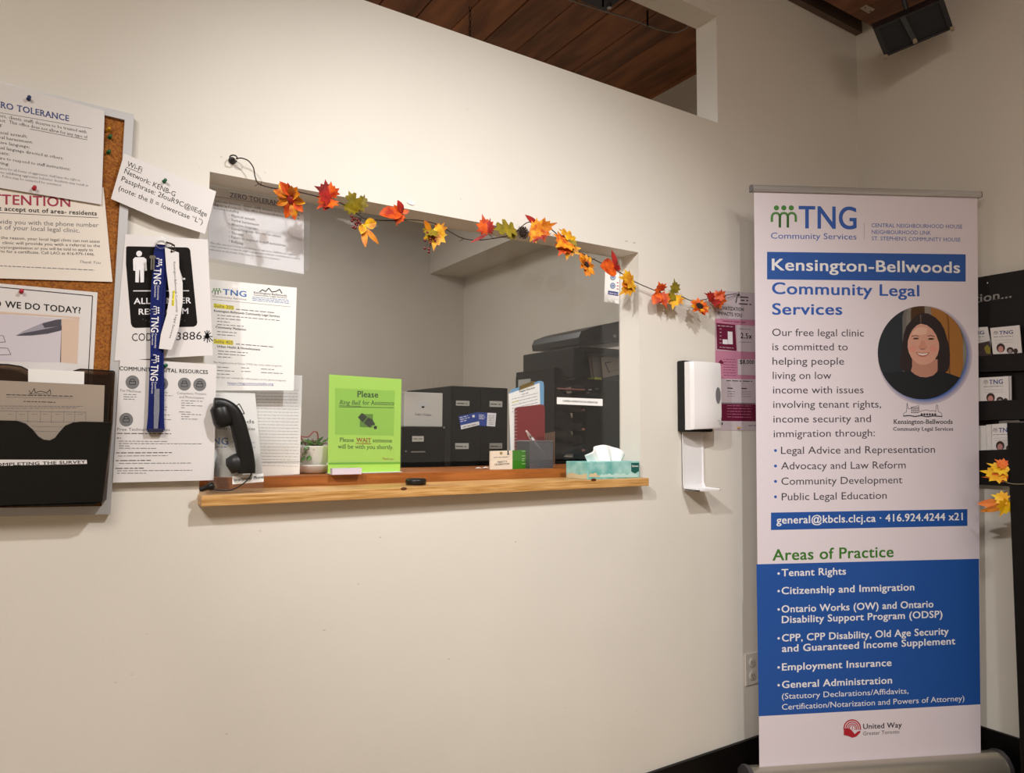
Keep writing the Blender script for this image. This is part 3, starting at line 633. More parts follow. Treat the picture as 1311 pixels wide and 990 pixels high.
P_ = Print(t, lpn, 0.0007); P_.text('Interpreter Phone', (299.5, 616.5), (337, 612.6), 4, INK, bold=True); P_.done()
# front pocket of the holder
b_ = MB(); A = [YP(-0.032).hit(*p) for p in [(277, 581), (334, 581), (337, 628), (270, 631)]]; b_.slab(A, (0, 0.002, 0))
b_.slab([A[0], hp.hit(283, 580), hp.hit(277, 628), A[3]], (0.002, 0, 0)); b_.slab([A[1], hp.hit(334, 581), hp.hit(337, 628), A[2]], (-0.002, 0, 0)); b_.build('holder_pocket', CLEAR, t)
# handset
t = thing('telephone_handset', 'black telephone handset leaning upright in the clear holder', 'telephone', at(300, 618, -0.03))
hs = YP(-0.045)
cl_ = smooth_path([hs.hit(*p) for p in [(274, 518), (286, 519.5), (297, 527), (303.5, 540), (308.5, 558), (313, 577), (315.5, 594), (315.5, 606)]], 5)
n = len(cl_); prof = []
def rib(cl_, hw, ht):
    mb = MB(); rings = []
    for i, p in enumerate(cl_):
        tt = (cl_[min(i+1, len(cl_)-1)]-cl_[max(i-1, 0)]).normalized(); yv = Vector((0, -1, 0)); sx = tt.cross(yv).normalized()
        k = i/(len(cl_)-1); a = hw(k); b = ht(k)
        rings.append([mb.bm.verts.new(p+sx*a*math.copysign(abs(math.cos(q))**0.7, math.cos(q))+yv*b*math.copysign(abs(math.sin(q))**0.7, math.sin(q))) for q in [2*PI*j/16 for j in range(16)]])
    for i in range(len(rings)-1):
        for k in range(16): mb.bm.faces.new((rings[i][k], rings[i][(k+1) % 16], rings[i+1][(k+1) % 16], rings[i+1][k]))
    mb.bm.faces.new(rings[0][::-1]); mb.bm.faces.new(rings[-1]); return mb
rib(cl_, lambda k: 0.0165+0.004*k, lambda k: 0.014+0.006*math.sin(PI*k)*0.5).build('grip', BPLA, t, smooth=True)
ear = smooth_path([hs.hit(272, 530, -0.004), hs.hit(280, 530, -0.004), hs.hit(288, 534, -0.004)], 3)
MB().lathe([(0.012, -0.034), (0.021, -0.032), (0.024, -0.02), (0.024, 0.012), (0.018, 0.02)], hs.hit(284, 529, -0.002), 20, M=Matrix.Rotation(-0.25, 3, 'Y')).build('earpiece', BPLA, t, smooth=True)
MB().lathe([(0.015, -0.022), (0.021, -0.020), (0.023, 0.004), (0.017, 0.017), (0.007, 0.019)], hs.hit(303, 592, -0.010), 20, M=Matrix.Rotation(-0.5, 3, 'Y')).build('mouthpiece', mat('black_plastic_soft', '#262729', 0.45), t, smooth=True)
MB().tube(smooth_path([hs.hit(322, 604, 0.002), hs.hit(320, 611), hs.hit(312, 619), hs.hit(300, 626, 0.001), hs.hit(290, 628, 0.002), hs.hit(276, 627.5, 0.0), hs.hit(268, 625, -0.0)], 5), 0.0016, 8).build('cord', BPLA, t, smooth=True)
MB().lathe([(0.004, -0.015), (0.006, -0.012), (0.0065, 0.004), (0.009, 0.006), (0.010, 0.014), (0.006, 0.018)], hs.hit(264.5, 625, -0.006), 14, axis='z', M=Matrix.Rotation(1.3, 3, 'Y')).build('cord_plug', BPLA, t, smooth=True)

# ---- succulent pot
t = thing('potted_succulent', 'small white pot of trailing succulent with a pink bird pick behind the screen', 'potted plant', (at(399, 607, 0.20)[0], 0.195, ZI))
pc = Vector((at(401, 600, 0.235)[0], 0.235, ZI)); POT = mat('white_glazed_pot', '#e4e0da', 0.35)
MB().lathe([(0.035, 0.0), (0.045, 0.004), (0.056, 0.022), (0.058, 0.026), (0.054, 0.026), (0.043, 0.008), (0.0, 0.006)], pc, 28).build('saucer', POT, t, smooth=True)
MB().lathe([(0.034, 0.008), (0.044, 0.04), (0.050, 0.076), (0.051, 0.08), (0.046, 0.08), (0.045, 0.07), (0.0, 0.068)], pc, 28).build('pot', POT, t, smooth=True)
MB().lathe([(0.045, 0.070), (0.0, 0.072)], pc, 16).build('soil', mat('soil', '#2e1f16', 0.95, noise=0.5, nscale=90), t)
LG = mat('succulent_green', '#6f9a48', 0.5, color2='#3f6b2c', nscale=60); LP_ = mat('succulent_pink', '#8a5f58', 0.5, color2='#5f7a3c', nscale=50)
for k in range(60):
    a = random.uniform(0, 2*PI); r_ = random.uniform(0.005, 0.045); z = 0.078+random.uniform(-0.002, 0.014)
    if k < 20: a = random.uniform(PI*0.75, PI*1.4); r_ = random.uniform(0.045, 0.066); z = random.uniform(0.045, 0.082)
    c = pc+Vector((r_*math.cos(a), r_*math.sin(a), z)); L = random.uniform(0.016, 0.028); d = Vector((math.cos(a), math.sin(a), random.uniform(-0.6, 0.9) if k >= 20 else random.uniform(-1.2, 0.2))).normalized()
    sd = d.cross(Vector((0, 0, 1))).normalized(); nn = d.cross(sd)
    mb = MB(); rings = []
    for tt, ww in ((0, 0.1), (0.35, 1.0), (0.7, 0.75), (1.0, 0.06)):
        rings.append([mb.bm.verts.new(c+d*L*tt+sd*L*0.32*ww*math.cos(q)+nn*L*0.16*ww*math.sin(q)) for q in [2*PI*j/6 for j in range(6)]])
    for i in range(3):
        for j in range(6): mb.bm.faces.new((rings[i][j], rings[i][(j+1) % 6], rings[i+1][(j+1) % 6], rings[i+1][j]))
    mb.build('leaf', LG if random.random() < 0.7 else LP_, t, smooth=True)
for pts in ([(386, 575), (380, 580), (377, 588), (380, 594), (388, 596)], [(388, 572), (384, 582), (388, 594)], [(407, 572), (414, 565), (420, 560)]):
    MB().tube(smooth_path([at(x, y, 0.18 if x < 395 else 0.23) for x, y in pts], 4), 0.0007, 5).build('stem', mat('plant_stem', '#7a7f5a', 0.6), t, smooth=True)
b_ = MB(); pk = YP(0.23)
bird = [(383.5, 558.5), (389, 559.5), (395, 559), (399, 555), (402, 552.5), (405.5, 553.5), (407, 558), (406.5, 564), (404, 570), (399, 573), (393, 571), (389, 566), (386, 562)]
b_.tube(smooth_path([pk.hit(*p) for p in bird+[bird[0]]], 3), 0.0024, 6)
b_.build('bird_pick', mat('pink_wood', '#a85a5c', 0.5), t, smooth=True)
MB().tube([pk.hit(397, 573), pk.hit(397, 586)], 0.0015, 6).build('pick_stem', mat('pink_wood', '#a85a5c', 0.5), t)

# ---- green sign in a clear stand
gp = YP(0.16); LIME = mat('lime_paper', '#c6fa6a', 0.5)
t = thing('bell_sign', 'lime green Please Ring Bell for Assistance sign in a clear stand', 'sign', (at(466, 608, 0.16)[0], 0.16, ZI))
sheet('green_sheet', '', '', gp, [(421.4, 479.6), (514, 485.6), (512.2, 607.2), (419.5, 608.6)], LIME, parent=t)
flat(gp, [(420.5, 478.5), (514.8, 485), (513, 608), (418.8, 609.6)], 0.0015, 0.003).build('stand_front', CLEAR, t)
b_ = MB(); b_.box((gp.hit(419, 608).x, 0.143, ZI+0.0005), (gp.hit(512, 608).x, 0.172, ZI+0.003), 0.001); b_.build('stand_foot', mat('frosted_acrylic', '#dfe4e6', 0.2), t)
P_ = Print(t, gp); DG = mat('dark_green_ink', '#1f4a22', 0.6); GB = mat('show_through_green', '#abe558', 0.6)
P_.poly([(429, 497), (505.5, 500.5), (504, 558), (429, 556.5)], GB, 1, 'print_through')
P_.poly([(434, 521.5), (504, 522.5), (504, 521.8), (434, 520.8)], DG, 2)
P_.text('Please', (457, 508.3), (484, 509.2), 7.6, DG, bold=True, serif=True, lv=2, res=4)
P_.text('Ring Bell', (434.3, 517.8), (462, 518.6), 5.6, DG, serif=True, italic=True, lv=2, res=3); P_.line((434, 519.6), (462, 520.4), 0.6, DG, 2); P_.text('for Assistance', (464.3, 518.3), (504.5, 519), 5.6, DG, serif=True, lv=2, res=3)
P_.poly([(461, 530), (477.5, 530.5), (477, 547.5), (460.5, 547)], mat('olive_green_print', '#6c9c34', 0.6), 2, 'picture')
HNK = mat('dark_hand_print', '#2e3c2a', 0.6)
P_.poly([(463.5, 528.8), (470, 534), (464.5, 541), (458, 534.5)], HNK, 3, 'picture'); P_.poly([(471, 534.6), (476.5, 537), (480, 543), (479, 545), (475, 544.5), (474, 548), (471, 546), (465.5, 541.8)], HNK, 3, 'picture')
P_.disc((480.5, 547.5), 2.3, 2.3, HNK, 3, 'picture', n=12)
P_.text('Please', (434.8, 565.5), (453, 566), 5.2, DG, serif=True, lv=2, res=3); P_.text('WAIT', (456, 566), (475, 566.5), 5.2, mat('brick_red_ink', '#b03a24', 0.6), bold=True, serif=True, lv=2, res=3); P_.line((455.5, 567.8), (475, 568.3), 0.9, MATS['brick_red_ink'], 2)
P_.text('someone', (477, 566.3), (501.8, 566.8), 5.2, DG, serif=True, lv=2, res=3); P_.text('will be with you shortly.', (432.5, 574.3), (503.5, 575.2), 5.4, DG, serif=True, lv=2, res=3)
P_.text('Thank you', (489, 588.6), (504, 589), 2.6, MATS['brick_red_ink'], serif=True, lv=2)
P_.line((421, 591.5), (512, 591), 0.8, mat('pale_lime', '#c8f58a', 0.5), 2); P_.line((421, 593.8), (512, 593), 2.4, mat('deep_lime', '#7fc93a', 0.5), 2); P_.done()
t = tag(MB().box((at(424, 609, 0.125)[0], 0.115, ZI), (at(461.5, 609, 0.125)[0], 0.135, ZI+0.018), 0.001).build('card_stack', mat('lilac_white_card', '#d9cfe0', 0.5)), 'short stack of pale cards at the foot of the lime sign', 'cards')
tag(MB().lathe([(0.026, 0.0), (0.029, 0.002), (0.030, 0.012), (0.029, 0.016), (0.026, 0.018), (0.0, 0.0185)], (at(532, 617, 0.03)[0], 0.028, ZS), 32).build('service_bell_puck', BPLA, smooth=True), 'flat round black puck on the shelf before the lime sign', 'bell')

# ---- tissue box
BX = [at(752, 612, -0.02)[0], at(820, 611, -0.02)[0]-0.004]
TEAL = mat('teal_watercolour_card', '#4fa6a2', 0.5, color2='#a9d6d2', nscale=16)
t = thing('tissue_box', 'teal patterned tissue box on the right end of the shelf', 'tissue box', ((BX[0]+BX[1])/2, 0.04, ZS))
MB().box((BX[0], -0.02, ZS), (BX[1], 0.095, ZS+0.056), 0.0015).build('carton', TEAL, t)
tp = YP(-0.0203); P_ = Print(t, tp); SAND = mat('sand_card', '#cdbf9c', 0.6); PTL = mat('pale_teal_print', '#b9dcd8', 0.6)
for k in range(13):
    x = 757+k*4.6; h = random.uniform(2.0, 5.5); w2 = random.uniform(3, 5)
    P_.poly([(max(753, x-w2), 611)]+[(min(819, max(753, x-w2*math.cos(PI*j/8))), 610.8-h*math.sin(PI*j/8)) for j in range(9)]+[(min(819, x+w2), 610.8)], PTL if k > 2 else SAND, 1+0.1*k, 'pattern')
P_.poly([(808, 592.8), (818, 592.6), (818, 603), (813, 606.5), (808, 603.5)], mat('dark_teal_print', '#155a52', 0.5), 2, 'logo'); P_.text('Kleenex', (809, 598), (817.2, 597.8), 2.4, WHITEI, bold=True, lv=3); P_.done()
b_ = MB(); b_.slab([Vector((BX[0]-0.0003, y, z)) for y, z in ((-0.018, ZS+0.001), (0.093, ZS+0.001), (0.093, ZS+0.012), (0.06, ZS+0.019), (0.02, ZS+0.013), (-0.018, ZS+0.020))], (-0.0002, 0, 0)); b_.build('pattern', SAND, t)
# tissue: a folded fan of soft sheet
mb = MB(); NX, NY = 22, 7; cx_ = (BX[0]+BX[1])/2+0.002; g = []
for j in range(NY):
    row = []; v = j/(NY-1)
    for i in range(NX):
        u_ = i/(NX-1); ang = PI*(1-u_); 
        wz = [0.026, 0.040, 0.055, 0.062, 0.058, 0.048, 0.024]; k = u_*6; a = int(min(5, k)); hz = wz[a]+(wz[a+1]-wz[a])*(k-a)
        x = cx_+(-0.086+0.172*u_)*(0.72+0.28*v); y = 0.035+0.012*math.sin(u_*17+v*2)*(1-0.3*v)-0.012*v*math.cos(u_*7)
        row.append(mb.bm.verts.new((x, y, ZS+0.050+hz*v)))
    g.append(row)
for j in range(NY-1):
    for i in range(NX-1): mb.bm.faces.new((g[j][i], g[j][i+1], g[j+1][i+1], g[j+1][i]))
tis = mb.build('tissue', mat('tissue_paper', '#f7f6f6', 0.9), t, smooth=True); so = tis.modifiers.new('thick', 'SOLIDIFY'); so.thickness = 0.0012

# ---- items on the inner counter
# cream card box with green face
def xat(px, Y, py=600): return at(px, py, Y)[0]
t = thing('business_card_box', 'cream and green card box left of the mesh pencil cup', 'box', (xat(650, 0.19), 0.19, ZI))
A = Vector((xat(627.5, 0.185), 0.185, ZI)); B = Vector((xat(656, 0.165), 0.165, ZI)); C = Vector((xat(677, 0.195), 0.195, ZI)); H1 = Vector((0, 0, 0.062))
b_ = MB(); b_.slab([A, B, B+H1, A+Vector((0, 0, 0.060))], (0.004, 0.012, 0)); cb = b_.build('card_front', mat('cream_card', '#f0e2cf', 0.6), t)
b_ = MB(); b_.slab([B, C, C+H1, B+H1], (0.003, 0.02, 0)); b_.build('card_side', mat('leaf_green_card', '#3f8f1f', 0.5), t)
n1 = (B-A).cross(Vector((0, 0, 1))).normalized(); P_ = Print(t, Plane(A, n1))
P_.fine((632, 586), (652, 585), 1.4, INKG); P_.text('MAKE IT A', (637, 593), (649, 592), 2.3, INK, bold=True); P_.text('CELEBRATION', (633, 596.3), (652, 595), 2.3, INK, bold=True)
P_.disc((641.5, 580.5), 2, 2, mat('ochre_ink', '#a08a50', 0.6), n=8); P_.line((650.5, 577), (650.5, 581.5), 1.6, INK); P_.line((649, 582), (652.5, 582), 1, INK); P_.done()
n2 = (C-B).cross(Vector((0, 0, 1))).normalized(); P_ = Print(t, Plane(B, n2))
for y in (578, 584, 587.5, 590, 594): P_.fine((668, y), (678, y-0.2), 1.6, mat('pale_green_ink', '#bfe0a8', 0.6))
P_.done()
# mesh pencil cup
MESH = clear('wire_mesh', (0.55, 0.55, 0.60, 1), 0.05, 0.35, 0.10, (0.6, 0.6, 0.65, 1))
c0 = xat(677.5, 0.165); c1 = xat(707.5, 0.165); cy = 0.175
t = thing('pencil_cup', 'square silver wire mesh pencil cup with one pen', 'pencil cup', ((c0+c1)/2, cy+0.03, ZI))
zt = ZI+0.093
b_ = MB()
for a, b in [((c0, cy-0.012), (c1, cy-0.012)), ((c1, cy-0.012), (c1, cy+0.07)), ((c1, cy+0.07), (c0, cy+0.07)), ((c0, cy+0.07), (c0, cy-0.012))]:
    b_.slab([(a[0], a[1], ZI+0.002), (b[0], b[1], ZI+0.002), (b[0], b[1], zt), (a[0], a[1], zt)], (0.0006, 0.0006, 0))
b_.build('mesh_wall', MESH, t)
b_ = MB()
cs = [(c0, cy-0.012), (c1, cy-0.012), (c1, cy+0.07), (c0, cy+0.07), (c0, cy-0.012)]
b_.tube([(x, y, zt) for x, y in cs], 0.0022, 6)
b_.build('rim', mat('silver_wire', '#8f8c96', 0.35, metal=0.6), t)
b_ = MB(); b_.box((c0, cy-0.012, ZI), (c1, cy+0.07, ZI+0.003)); b_.build('base', MATS['silver_wire'], t)
t = thing('pen', 'clear white ballpoint pen leaning in the mesh cup', 'pen', at(697, 590, 0.20))
MB().tube([at(697, 583, 0.20), at(680, 560, 0.20)], 0.0042, 10).build('barrel', clear('frosted_pen', (0.8, 0.78, 0.8, 1), 0.1, 0.2, 0.45, (0.85, 0.8, 0.82, 1)), t, smooth=True)
b_ = MB(); b_.tube([at(680, 560, 0.20), at(673.5, 551.5, 0.20)], 0.0046, 10, rad=[0.0046, 0.0035]); b_.tube([at(675, 556, 0.194), at(682, 568, 0.194)], 0.0014, 6); b_.build('clip_end', mat('pinkish_plastic', '#c9b4ae', 0.35), t, smooth=True)
MB().tube([at(697, 584, 0.199), at(682, 560, 0.199)], 0.0014, 6).build('refill', WPLA, t)
# brown comb like paper holder behind the cup
t = thing('letter_comb', 'row of thin copper wires standing behind the mesh cup', 'wire rack', (xat(702, 0.34), 0.34, ZI))
for k in range(7): MB().box((xat(697.5+k*2, 0.34)-0.0012, 0.338, ZI), (xat(697.5+k*2, 0.34)+0.0012, 0.342, at(700, 555-k*0.4, 0.34)[2]), 0).build('wire', mat('copper_wire', '#9a7866', 0.4, metal=0.4), t)
MB().box((xat(696, 0.34), 0.335, ZI), (xat(711, 0.34), 0.345, ZI+0.004)).build('foot', MATS['copper_wire'], t)
# clipboard and red notebook, leaning back
def lean_plane(y0, z0, dy, dz): return Plane((0, y0, z0), (0, -dz, dy))
cpn = lean_plane(0.255, ZI, 0.05, 0.31)
def LP(px, off=0.0): return cpn.hit(*px, off)
t = thing('clipboard', 'blue clipboard with a printed form and brass clip behind the mesh cup', 'clipboard', (xat(675, 0.255), 0.255, ZI))
CB = [(652.5, 503), (656, 498.5), (691, 487.5), (695.5, 489), (696.5, 494), (696, 600), (654, 602)]
b_ = MB(); b_.slab([LP(p) for p in CB], -cpn.n*0.003); b_.build('board', mat('blue_board', '#6f9fc8', 0.4), t)
pf = [LP(p, 0.0015) for p in [(651, 504.5), (690.5, 490.5), (693.5, 600), (654.5, 602)]]
b_ = MB(); b_.slab(pf, -cpn.n*0.001); b_.build('form', PAPERB, t)
b_ = MB(); b_.slab([LP(p, 0.004) for p in [(664, 500), (667, 493.5), (681, 488.5), (683.5, 493)]], -cpn.n*0.006); b_.tube([LP((664.5, 496), 0.006), LP((683, 489.5), 0.006)], 0.003, 8); b_.build('clip', mat('brass_clip', '#a08a50', 0.3, metal=0.8), t)
P_ = Print(t, cpn, 0.0018)
P_.text('Program Client Form', (664.5, 503), (684.5, 497.5), 2.2, INK, bold=True); P_.fine((668, 505.5), (676, 503), 1.4, INKG)
for k in range(5): P_.fine((655, 511.5+k*4), (688, 503.5+k*4), 1.0, INKG)
P_.line((655, 516), (664, 513), 1, YEL); P_.done()
b_ = MB(); nb = [(658, 524), (660, 522.5), (690, 518.5), (693.5, 519.5), (695, 523), (695.5, 600), (658, 602)]
b_.slab([LP(p, 0.012) for p in nb], -cpn.n*0.009); t2 = tag(b_.build('red_notebook', mat('maroon_cover', '#7c1f24', 0.45)), 'dark red spiral notebook leaning on the clipboard', 'notebook')
for k in range(13):
    MB().tube([LP((656.5, 528+k*4.3), 0.008), LP((657, 527.6+k*4.3), 0.015), LP((659.5, 527.6+k*4.3), 0.013)], 0.0006, 5).build('spiral_ring', WPLA, t2)
for k, (x, y) in enumerate([(613, 600.5), (622, 600.0)]):
    MB_ = MB().tube([at(x-4, y, 0.16)+Vector((0, 0.0, 0.0015)), at(x, y-1.2, 0.15)+Vector((0, 0, 0.001)), at(x+4, y, 0.16)+Vector((0, 0, 0.001))], 0.002, 6)
    tag(MB_.build('earbud_cable', WPLA, smooth=True), ['left loop of white cable lying before the cream card box', 'right loop of white cable touching the cream card box'][k], 'cable')

# ================================================================ BACK OFFICE FURNITURE
DK = mat('black_steel_cabinet', '#100f0e', 0.5, noise=0.1, nscale=6); LBL = mat('label_card', '#a9a7a0', 0.6)
DZ = 0.74
def desk(name, label, x0, x1, y0, y1):
    t = thing(name, label, 'desk', ((x0+x1)/2, (y0+y1)/2, 0))
    MB().box((x0, y0, DZ-0.03), (x1, y1, DZ), 0.002).build('desk_top', BLK, t)
    for x in (x0+0.02, x1-0.06):
        for y in (y0+0.02, y1-0.06): MB().box((x, y, 0), (x+0.04, y+0.04, DZ-0.03)).build('leg', BLK, t)
desk('office_desk', 'black desk under the file cabinets behind the screen', 0.5, 2.9, 0.45, 1.5)
Y1 = 0.6; bx0 = at(578, 494, Y1); bx1 = at(650, 498, Y1)
t = thing('drawer_cabinet', 'black four drawer desk cabinet with blue cards on its front', 'cabinet', ((bx0.x+bx1.x)/2, 0.75, DZ))
MB().box((bx0.x, Y1, DZ), (bx1.x, 1.02, bx0.z), 0.003).build('body', DK, t)
dpn = YP(Y1)
for i, px in enumerate([(583, 513, 600, 520), (626, 513.5, 642, 521.5), (582, 567.5, 599, 575), (626, 567.5, 642, 574.5)]):
    a = dpn.hit(px[0]-6, px[1]-12); b = dpn.hit(px[2]+5, px[3]+26); 
    xm = (bx0.x+bx1.x)/2
    xa, xb = (bx0.x+0.004, xm-0.001) if i % 2 == 0 else (xm+0.001, bx1.x-0.004)
    zt_, zb_ = (bx0.z-0.012, bx0.z-0.168) if i < 2 else (bx0.z-0.172, bx0.z-0.33)
    d_ = MB().box((xa, Y1-0.004, zb_), (xb, Y1, zt_), 0.001).build('drawer', DK, t)
    p0, p1 = dpn.hit(px[0], px[1]), dpn.hit(px[2], px[3])
    lb = MB().box((p0.x, Y1-0.007, p1.z), (p1.x, Y1-0.004, p0.z), 0.0005).build('label_holder', LBL, d_); lb.location = (0, 0, 0)
P_ = Print(t, YP(Y1-0.0072))
for a, b in [((585, 516.5), (598, 517)), ((628, 517.5), (641, 518)), ((584, 571.5), (597, 572)), ((628, 571.5), (641, 572))]: P_.fine(a, b, 2, INK)
P_.done()
cpx = YP(Y1-0.006); 
CARDB = mat('blue_card', '#1e3f92', 0.5)
s1 = sheet('business_card', 'tilted blue business card with white lower band on the drawer cabinet', 'card', cpx, [(587, 533), (611, 528), (613.5, 544), (590, 550)], CARDB, off=0.001)
P_ = Print(s1, cpx, 0.001); P_.poly([(589.6, 544.8), (613, 539.5), (613.6, 544.2), (590.2, 550)], PAPER); P_.fine((588.5, 535), (599, 532.5), 1.5, WHITEI); P_.fine((589, 537.5), (601, 534.6), 1.5, WHITEI); P_.fine((589.5, 540), (597, 538.2), 1.5, WHITEI)
P_.disc((606, 533), 1.8, 1.8, WHITEI, n=8); P_.fine((592, 547.3), (611, 543), 1.3, INK, lv=2); P_.done()
s1 = sheet('business_card', 'upright blue and white business card beside the tilted card', 'card', cpx, [(611, 528), (635.5, 529), (634, 546.5), (610, 545)], CARDB, off=0.0)
P_ = Print(s1, cpx, 0.0); P_.poly([(624, 528.6), (635.3, 529.2), (633.8, 546.3), (623, 545.5)], PAPER)
for k in range(3): P_.fine((613, 531.5+k*2.2), (621, 532+k*2.2), 1.4, WHITEI)
for k in range(6): P_.fine((625.5, 532+k*2.2), (633, 532.4+k*2.2), 1.1, INKG, lv=2)
P_.done()
# left cabinet with a white carton on top
Y2 = 0.5; a = at(505, 543.5, Y2); b = at(570, 547, Y2)
t = thing('file_box', 'low black file box with rivets and one white label, behind the lime sign', 'file box', ((a.x+b.x)/2, Y2+0.05, DZ))
MB().box((a.x, Y2, DZ), (b.x, Y2+0.095, b.z), 0.003).build('body', DK, t)
p2 = YP(Y2)
for x, y in ((568.5, 547.5), (519.5, 578)): MB().lathe([(0.004, 0.0), (0.003, 0.003)], p2.hit(x, y), 10, axis='y', ).build('rivet', STEEL, t)
p0, p1 = p2.hit(527.5, 558.5), p2.hit(542, 565.5); lb = MB().box((p0.x, Y2-0.003, p1.z), (p1.x, Y2, p0.z)).build('label_holder', LBL, t)
P_ = Print(t, YP(Y2-0.0032)); P_.fine((529, 562), (540.5, 562), 1.6, INK); P_.done()
MB().box(p2.hit(526, 579.5)+Vector((0, -0.003, 0)), p2.hit(544, 577.8)).build('handle_slot', STEEL, t)
c_a = at(517, 543, Y2+0.03); c_b = at(566.5, 544, Y2+0.03); c_t = at(540, 502.5, Y2+0.03)
t = tag(MB().box((c_a.x, Y2+0.03, b.z+0.001), (c_b.x, Y2+0.075, c_t.z), 0.003).build('white_carton', mat('white_carton', '#b5b1ac', 0.5)), 'white product carton standing on the low black file box', 'carton')
P_ = Print(t, YP(Y2+0.0297))
P_.poly([(534, 515.5), (550, 516), (549, 519.5), (545, 521), (537, 520.5), (533.5, 518)], INKL, 1, 'picture'); P_.disc((541.5, 521.3), 2, 1.3, INK, 2, 'picture', n=10); P_.text('Copy | Copies', (531, 531.5), (552, 532.7), 2.8, INKG, bold=True, lv=1); P_.fine((521, 536.5), (561, 539), 1.8, INKL); P_.done()
# desk wire ornament above cabinet
t = tag(MB().tube(smooth_path([at(x, y, 0.8) for x, y in [(549, 494), (549, 484), (552, 479), (555, 484), (555, 494), (557, 484), (560, 477), (563, 484), (563, 494), (565, 486), (567, 482), (569, 488), (568, 494)]], 3), 0.0006, 5).build('wire_ornament', mat('pale_wire', '#b5b2aa', 0.4), smooth=True), 'faint pale looped wire ornament standing on the cabinet top', 'ornament')
# stacked letter trays
Y3 = 0.6
TX = at(710, 471, Y3).x
t = thing('letter_tray_tower', 'black tower of stacked letter trays holding pink papers', 'letter trays', (TX+0.05, 0.75, DZ))
zt_ = at(710, 471, Y3).z
DK2 = mat('black_letter_tray', '#1f1b18', 0.5, noise=0.1, nscale=8)
# side wall with cut corner profile in the Y-Z plane
def yz(Yv, z): return Vector((TX, Yv, z))
MB().slab([yz(Y3, DZ), yz(Y3, zt_), yz(Y3+0.30, zt_), yz(Y3+0.30, DZ)], (0.004, 0, 0)).build('side_wall', DK2, t)
XR = at(734.5, 500, 0.70).x-0.008
MB().slab([Vector((XR, Y3, DZ)), Vector((XR, Y3, zt_-0.06)), Vector((XR, Y3+0.30, zt_-0.06)), Vector((XR, Y3+0.30, DZ))], (0.004, 0, 0)).build('side_wall', DK2, t)
MB().box((TX, Y3+0.3, DZ), (XR, Y3+0.304, zt_-0.02)).build('back_wall', DK2, t)
fp3 = YP(Y3)
fr_ = [(710, 471), (719, 473), (724.5, 484), (728, 486.5), (745, 488), (745, 494), (710, 494)]
flat(fp3, fr_, 0.004).build('front_lip', DK2, t)
for k, (y0, y1) in enumerate([(503.5, 519), (527.5, 545.5), (551, 562), (564, 575), (590, 606)]):
    flat(fp3, [(710, y0-9 if k == 0 else y0-4), (716, y0-4), (722, y0+1), (730, y0+1), (733, y1-4), (745, y1-4), (745, y1+6), (710, y1+6)] if k < 4 else [(710, y0), (745, y0), (745, y1), (710, y1)], 0.004).build('front_lip', DK2, t)
for k, (y, c_) in enumerate([(496, '#a8706a'), (522.5, '#7a5048'), (548, '#b07a60'), (576, '#a46a60')]):
    zz = fp3.hit(715, y).z; MB().box((TX+0.004, Y3+0.005, zz-0.012), (XR-0.001, Y3+0.29, zz-0.008)).build('tray_shelf', DK2, t)
    o = MB().box((TX+0.01, Y3+0.002, zz-0.008), (XR-0.006, Y3+0.28, zz-0.002+0.001*k)).build('pink_paper', mat('dusty_pink_paper_%s' % 'abcd'[k], c_, 0.7), None)
    tag(o, ['pink papers in the top letter tray', 'brownish papers in the second letter tray', 'orange papers in the third letter tray', 'pink papers in the lowest letter tray'][k], 'papers', 'papers in the letter trays')
for k, q in enumerate([[(723, 497), (731, 495.5), (732, 503), (726, 504)], [(722, 529), (733, 529), (733, 535), (726, 534)], [(726, 551), (733, 552), (733, 561), (724, 560.5)], [(731, 574.5), (733.5, 575), (733.5, 586), (722, 585)]]):
    sheet('upright_paper', '%s white slip showing through the front of the letter trays' % ['topmost', 'second', 'third', 'lowest'][k], 'papers', YP(Y3+0.012), q, PAPERG, group='papers in the letter trays')
q0, q1 = at(669, 484, 0.85), at(680, 490, 0.75)
MB().slab([Vector((TX-0.001, Y3+0.28, zt_-0.035)), Vector((TX-0.001, Y3+0.18, zt_-0.035)), Vector((TX-0.001, Y3+0.18, zt_-0.07)), Vector((TX-0.001, Y3+0.28, zt_-0.07))], (-0.001, 0, 0)).build('side_label', LBL, t)
# printer
PRB = mat('printer_black', '#111111', 0.3)
Y4 = 0.70; px0 = at(735, 500, Y4).x; px1 = px0+0.50
t = thing('office_printer', 'large black office printer with papers in its tray beyond the screen', 'printer', ((px0+px1)/2, 0.9, DZ))
zA = at(736, 444, Y4).z; zB = at(795, 486, Y4).z
z1 = at(750, 485, Y4).z
MB().box((px0+0.0, Y4, DZ), (px1, Y4+0.42, z1), 0.006).build('body', PRB, t)
MB().box((px0, Y4, z1), (px0+0.055, Y4+0.42, zA), 0.006).build('left_column', PRB, t)
MB().box((px0+0.055, Y4+0.25, z1), (px1, Y4+0.42, zA), 0.004).build('tray_back', mat('printer_grey_black', '#222120', 0.4), t)
MB().box((px0+0.03, Y4, zA-0.025), (px1, Y4+0.42, zA+0.006), 0.005).build('scanner_deck', PRB, t)
p4 = YP(Y4)
b_ = MB(); b_.slab([p4.hit(*p) for p in [(742, 440), (741, 432), (744, 424.5), (760, 418.5), (800, 410), (830, 404), (830, 438), (800, 437), (770, 441)]], (0, 0.38, 0)); b_.build('document_feeder', mat('printer_soft_black', '#1c1b1c', 0.35), t)
MB().box(p4.hit(785, 432)+Vector((0, -0.002, 0)), p4.hit(788.5, 429)).build('button', STEEL, t)
MB().box(p4.hit(741, 507)+Vector((0, -0.004, 0)), p4.hit(770, 497)).build('control_panel', mat('gloss_black', '#060606', 0.1), t)
P_ = Print(t, YP(Y4-0.0045))
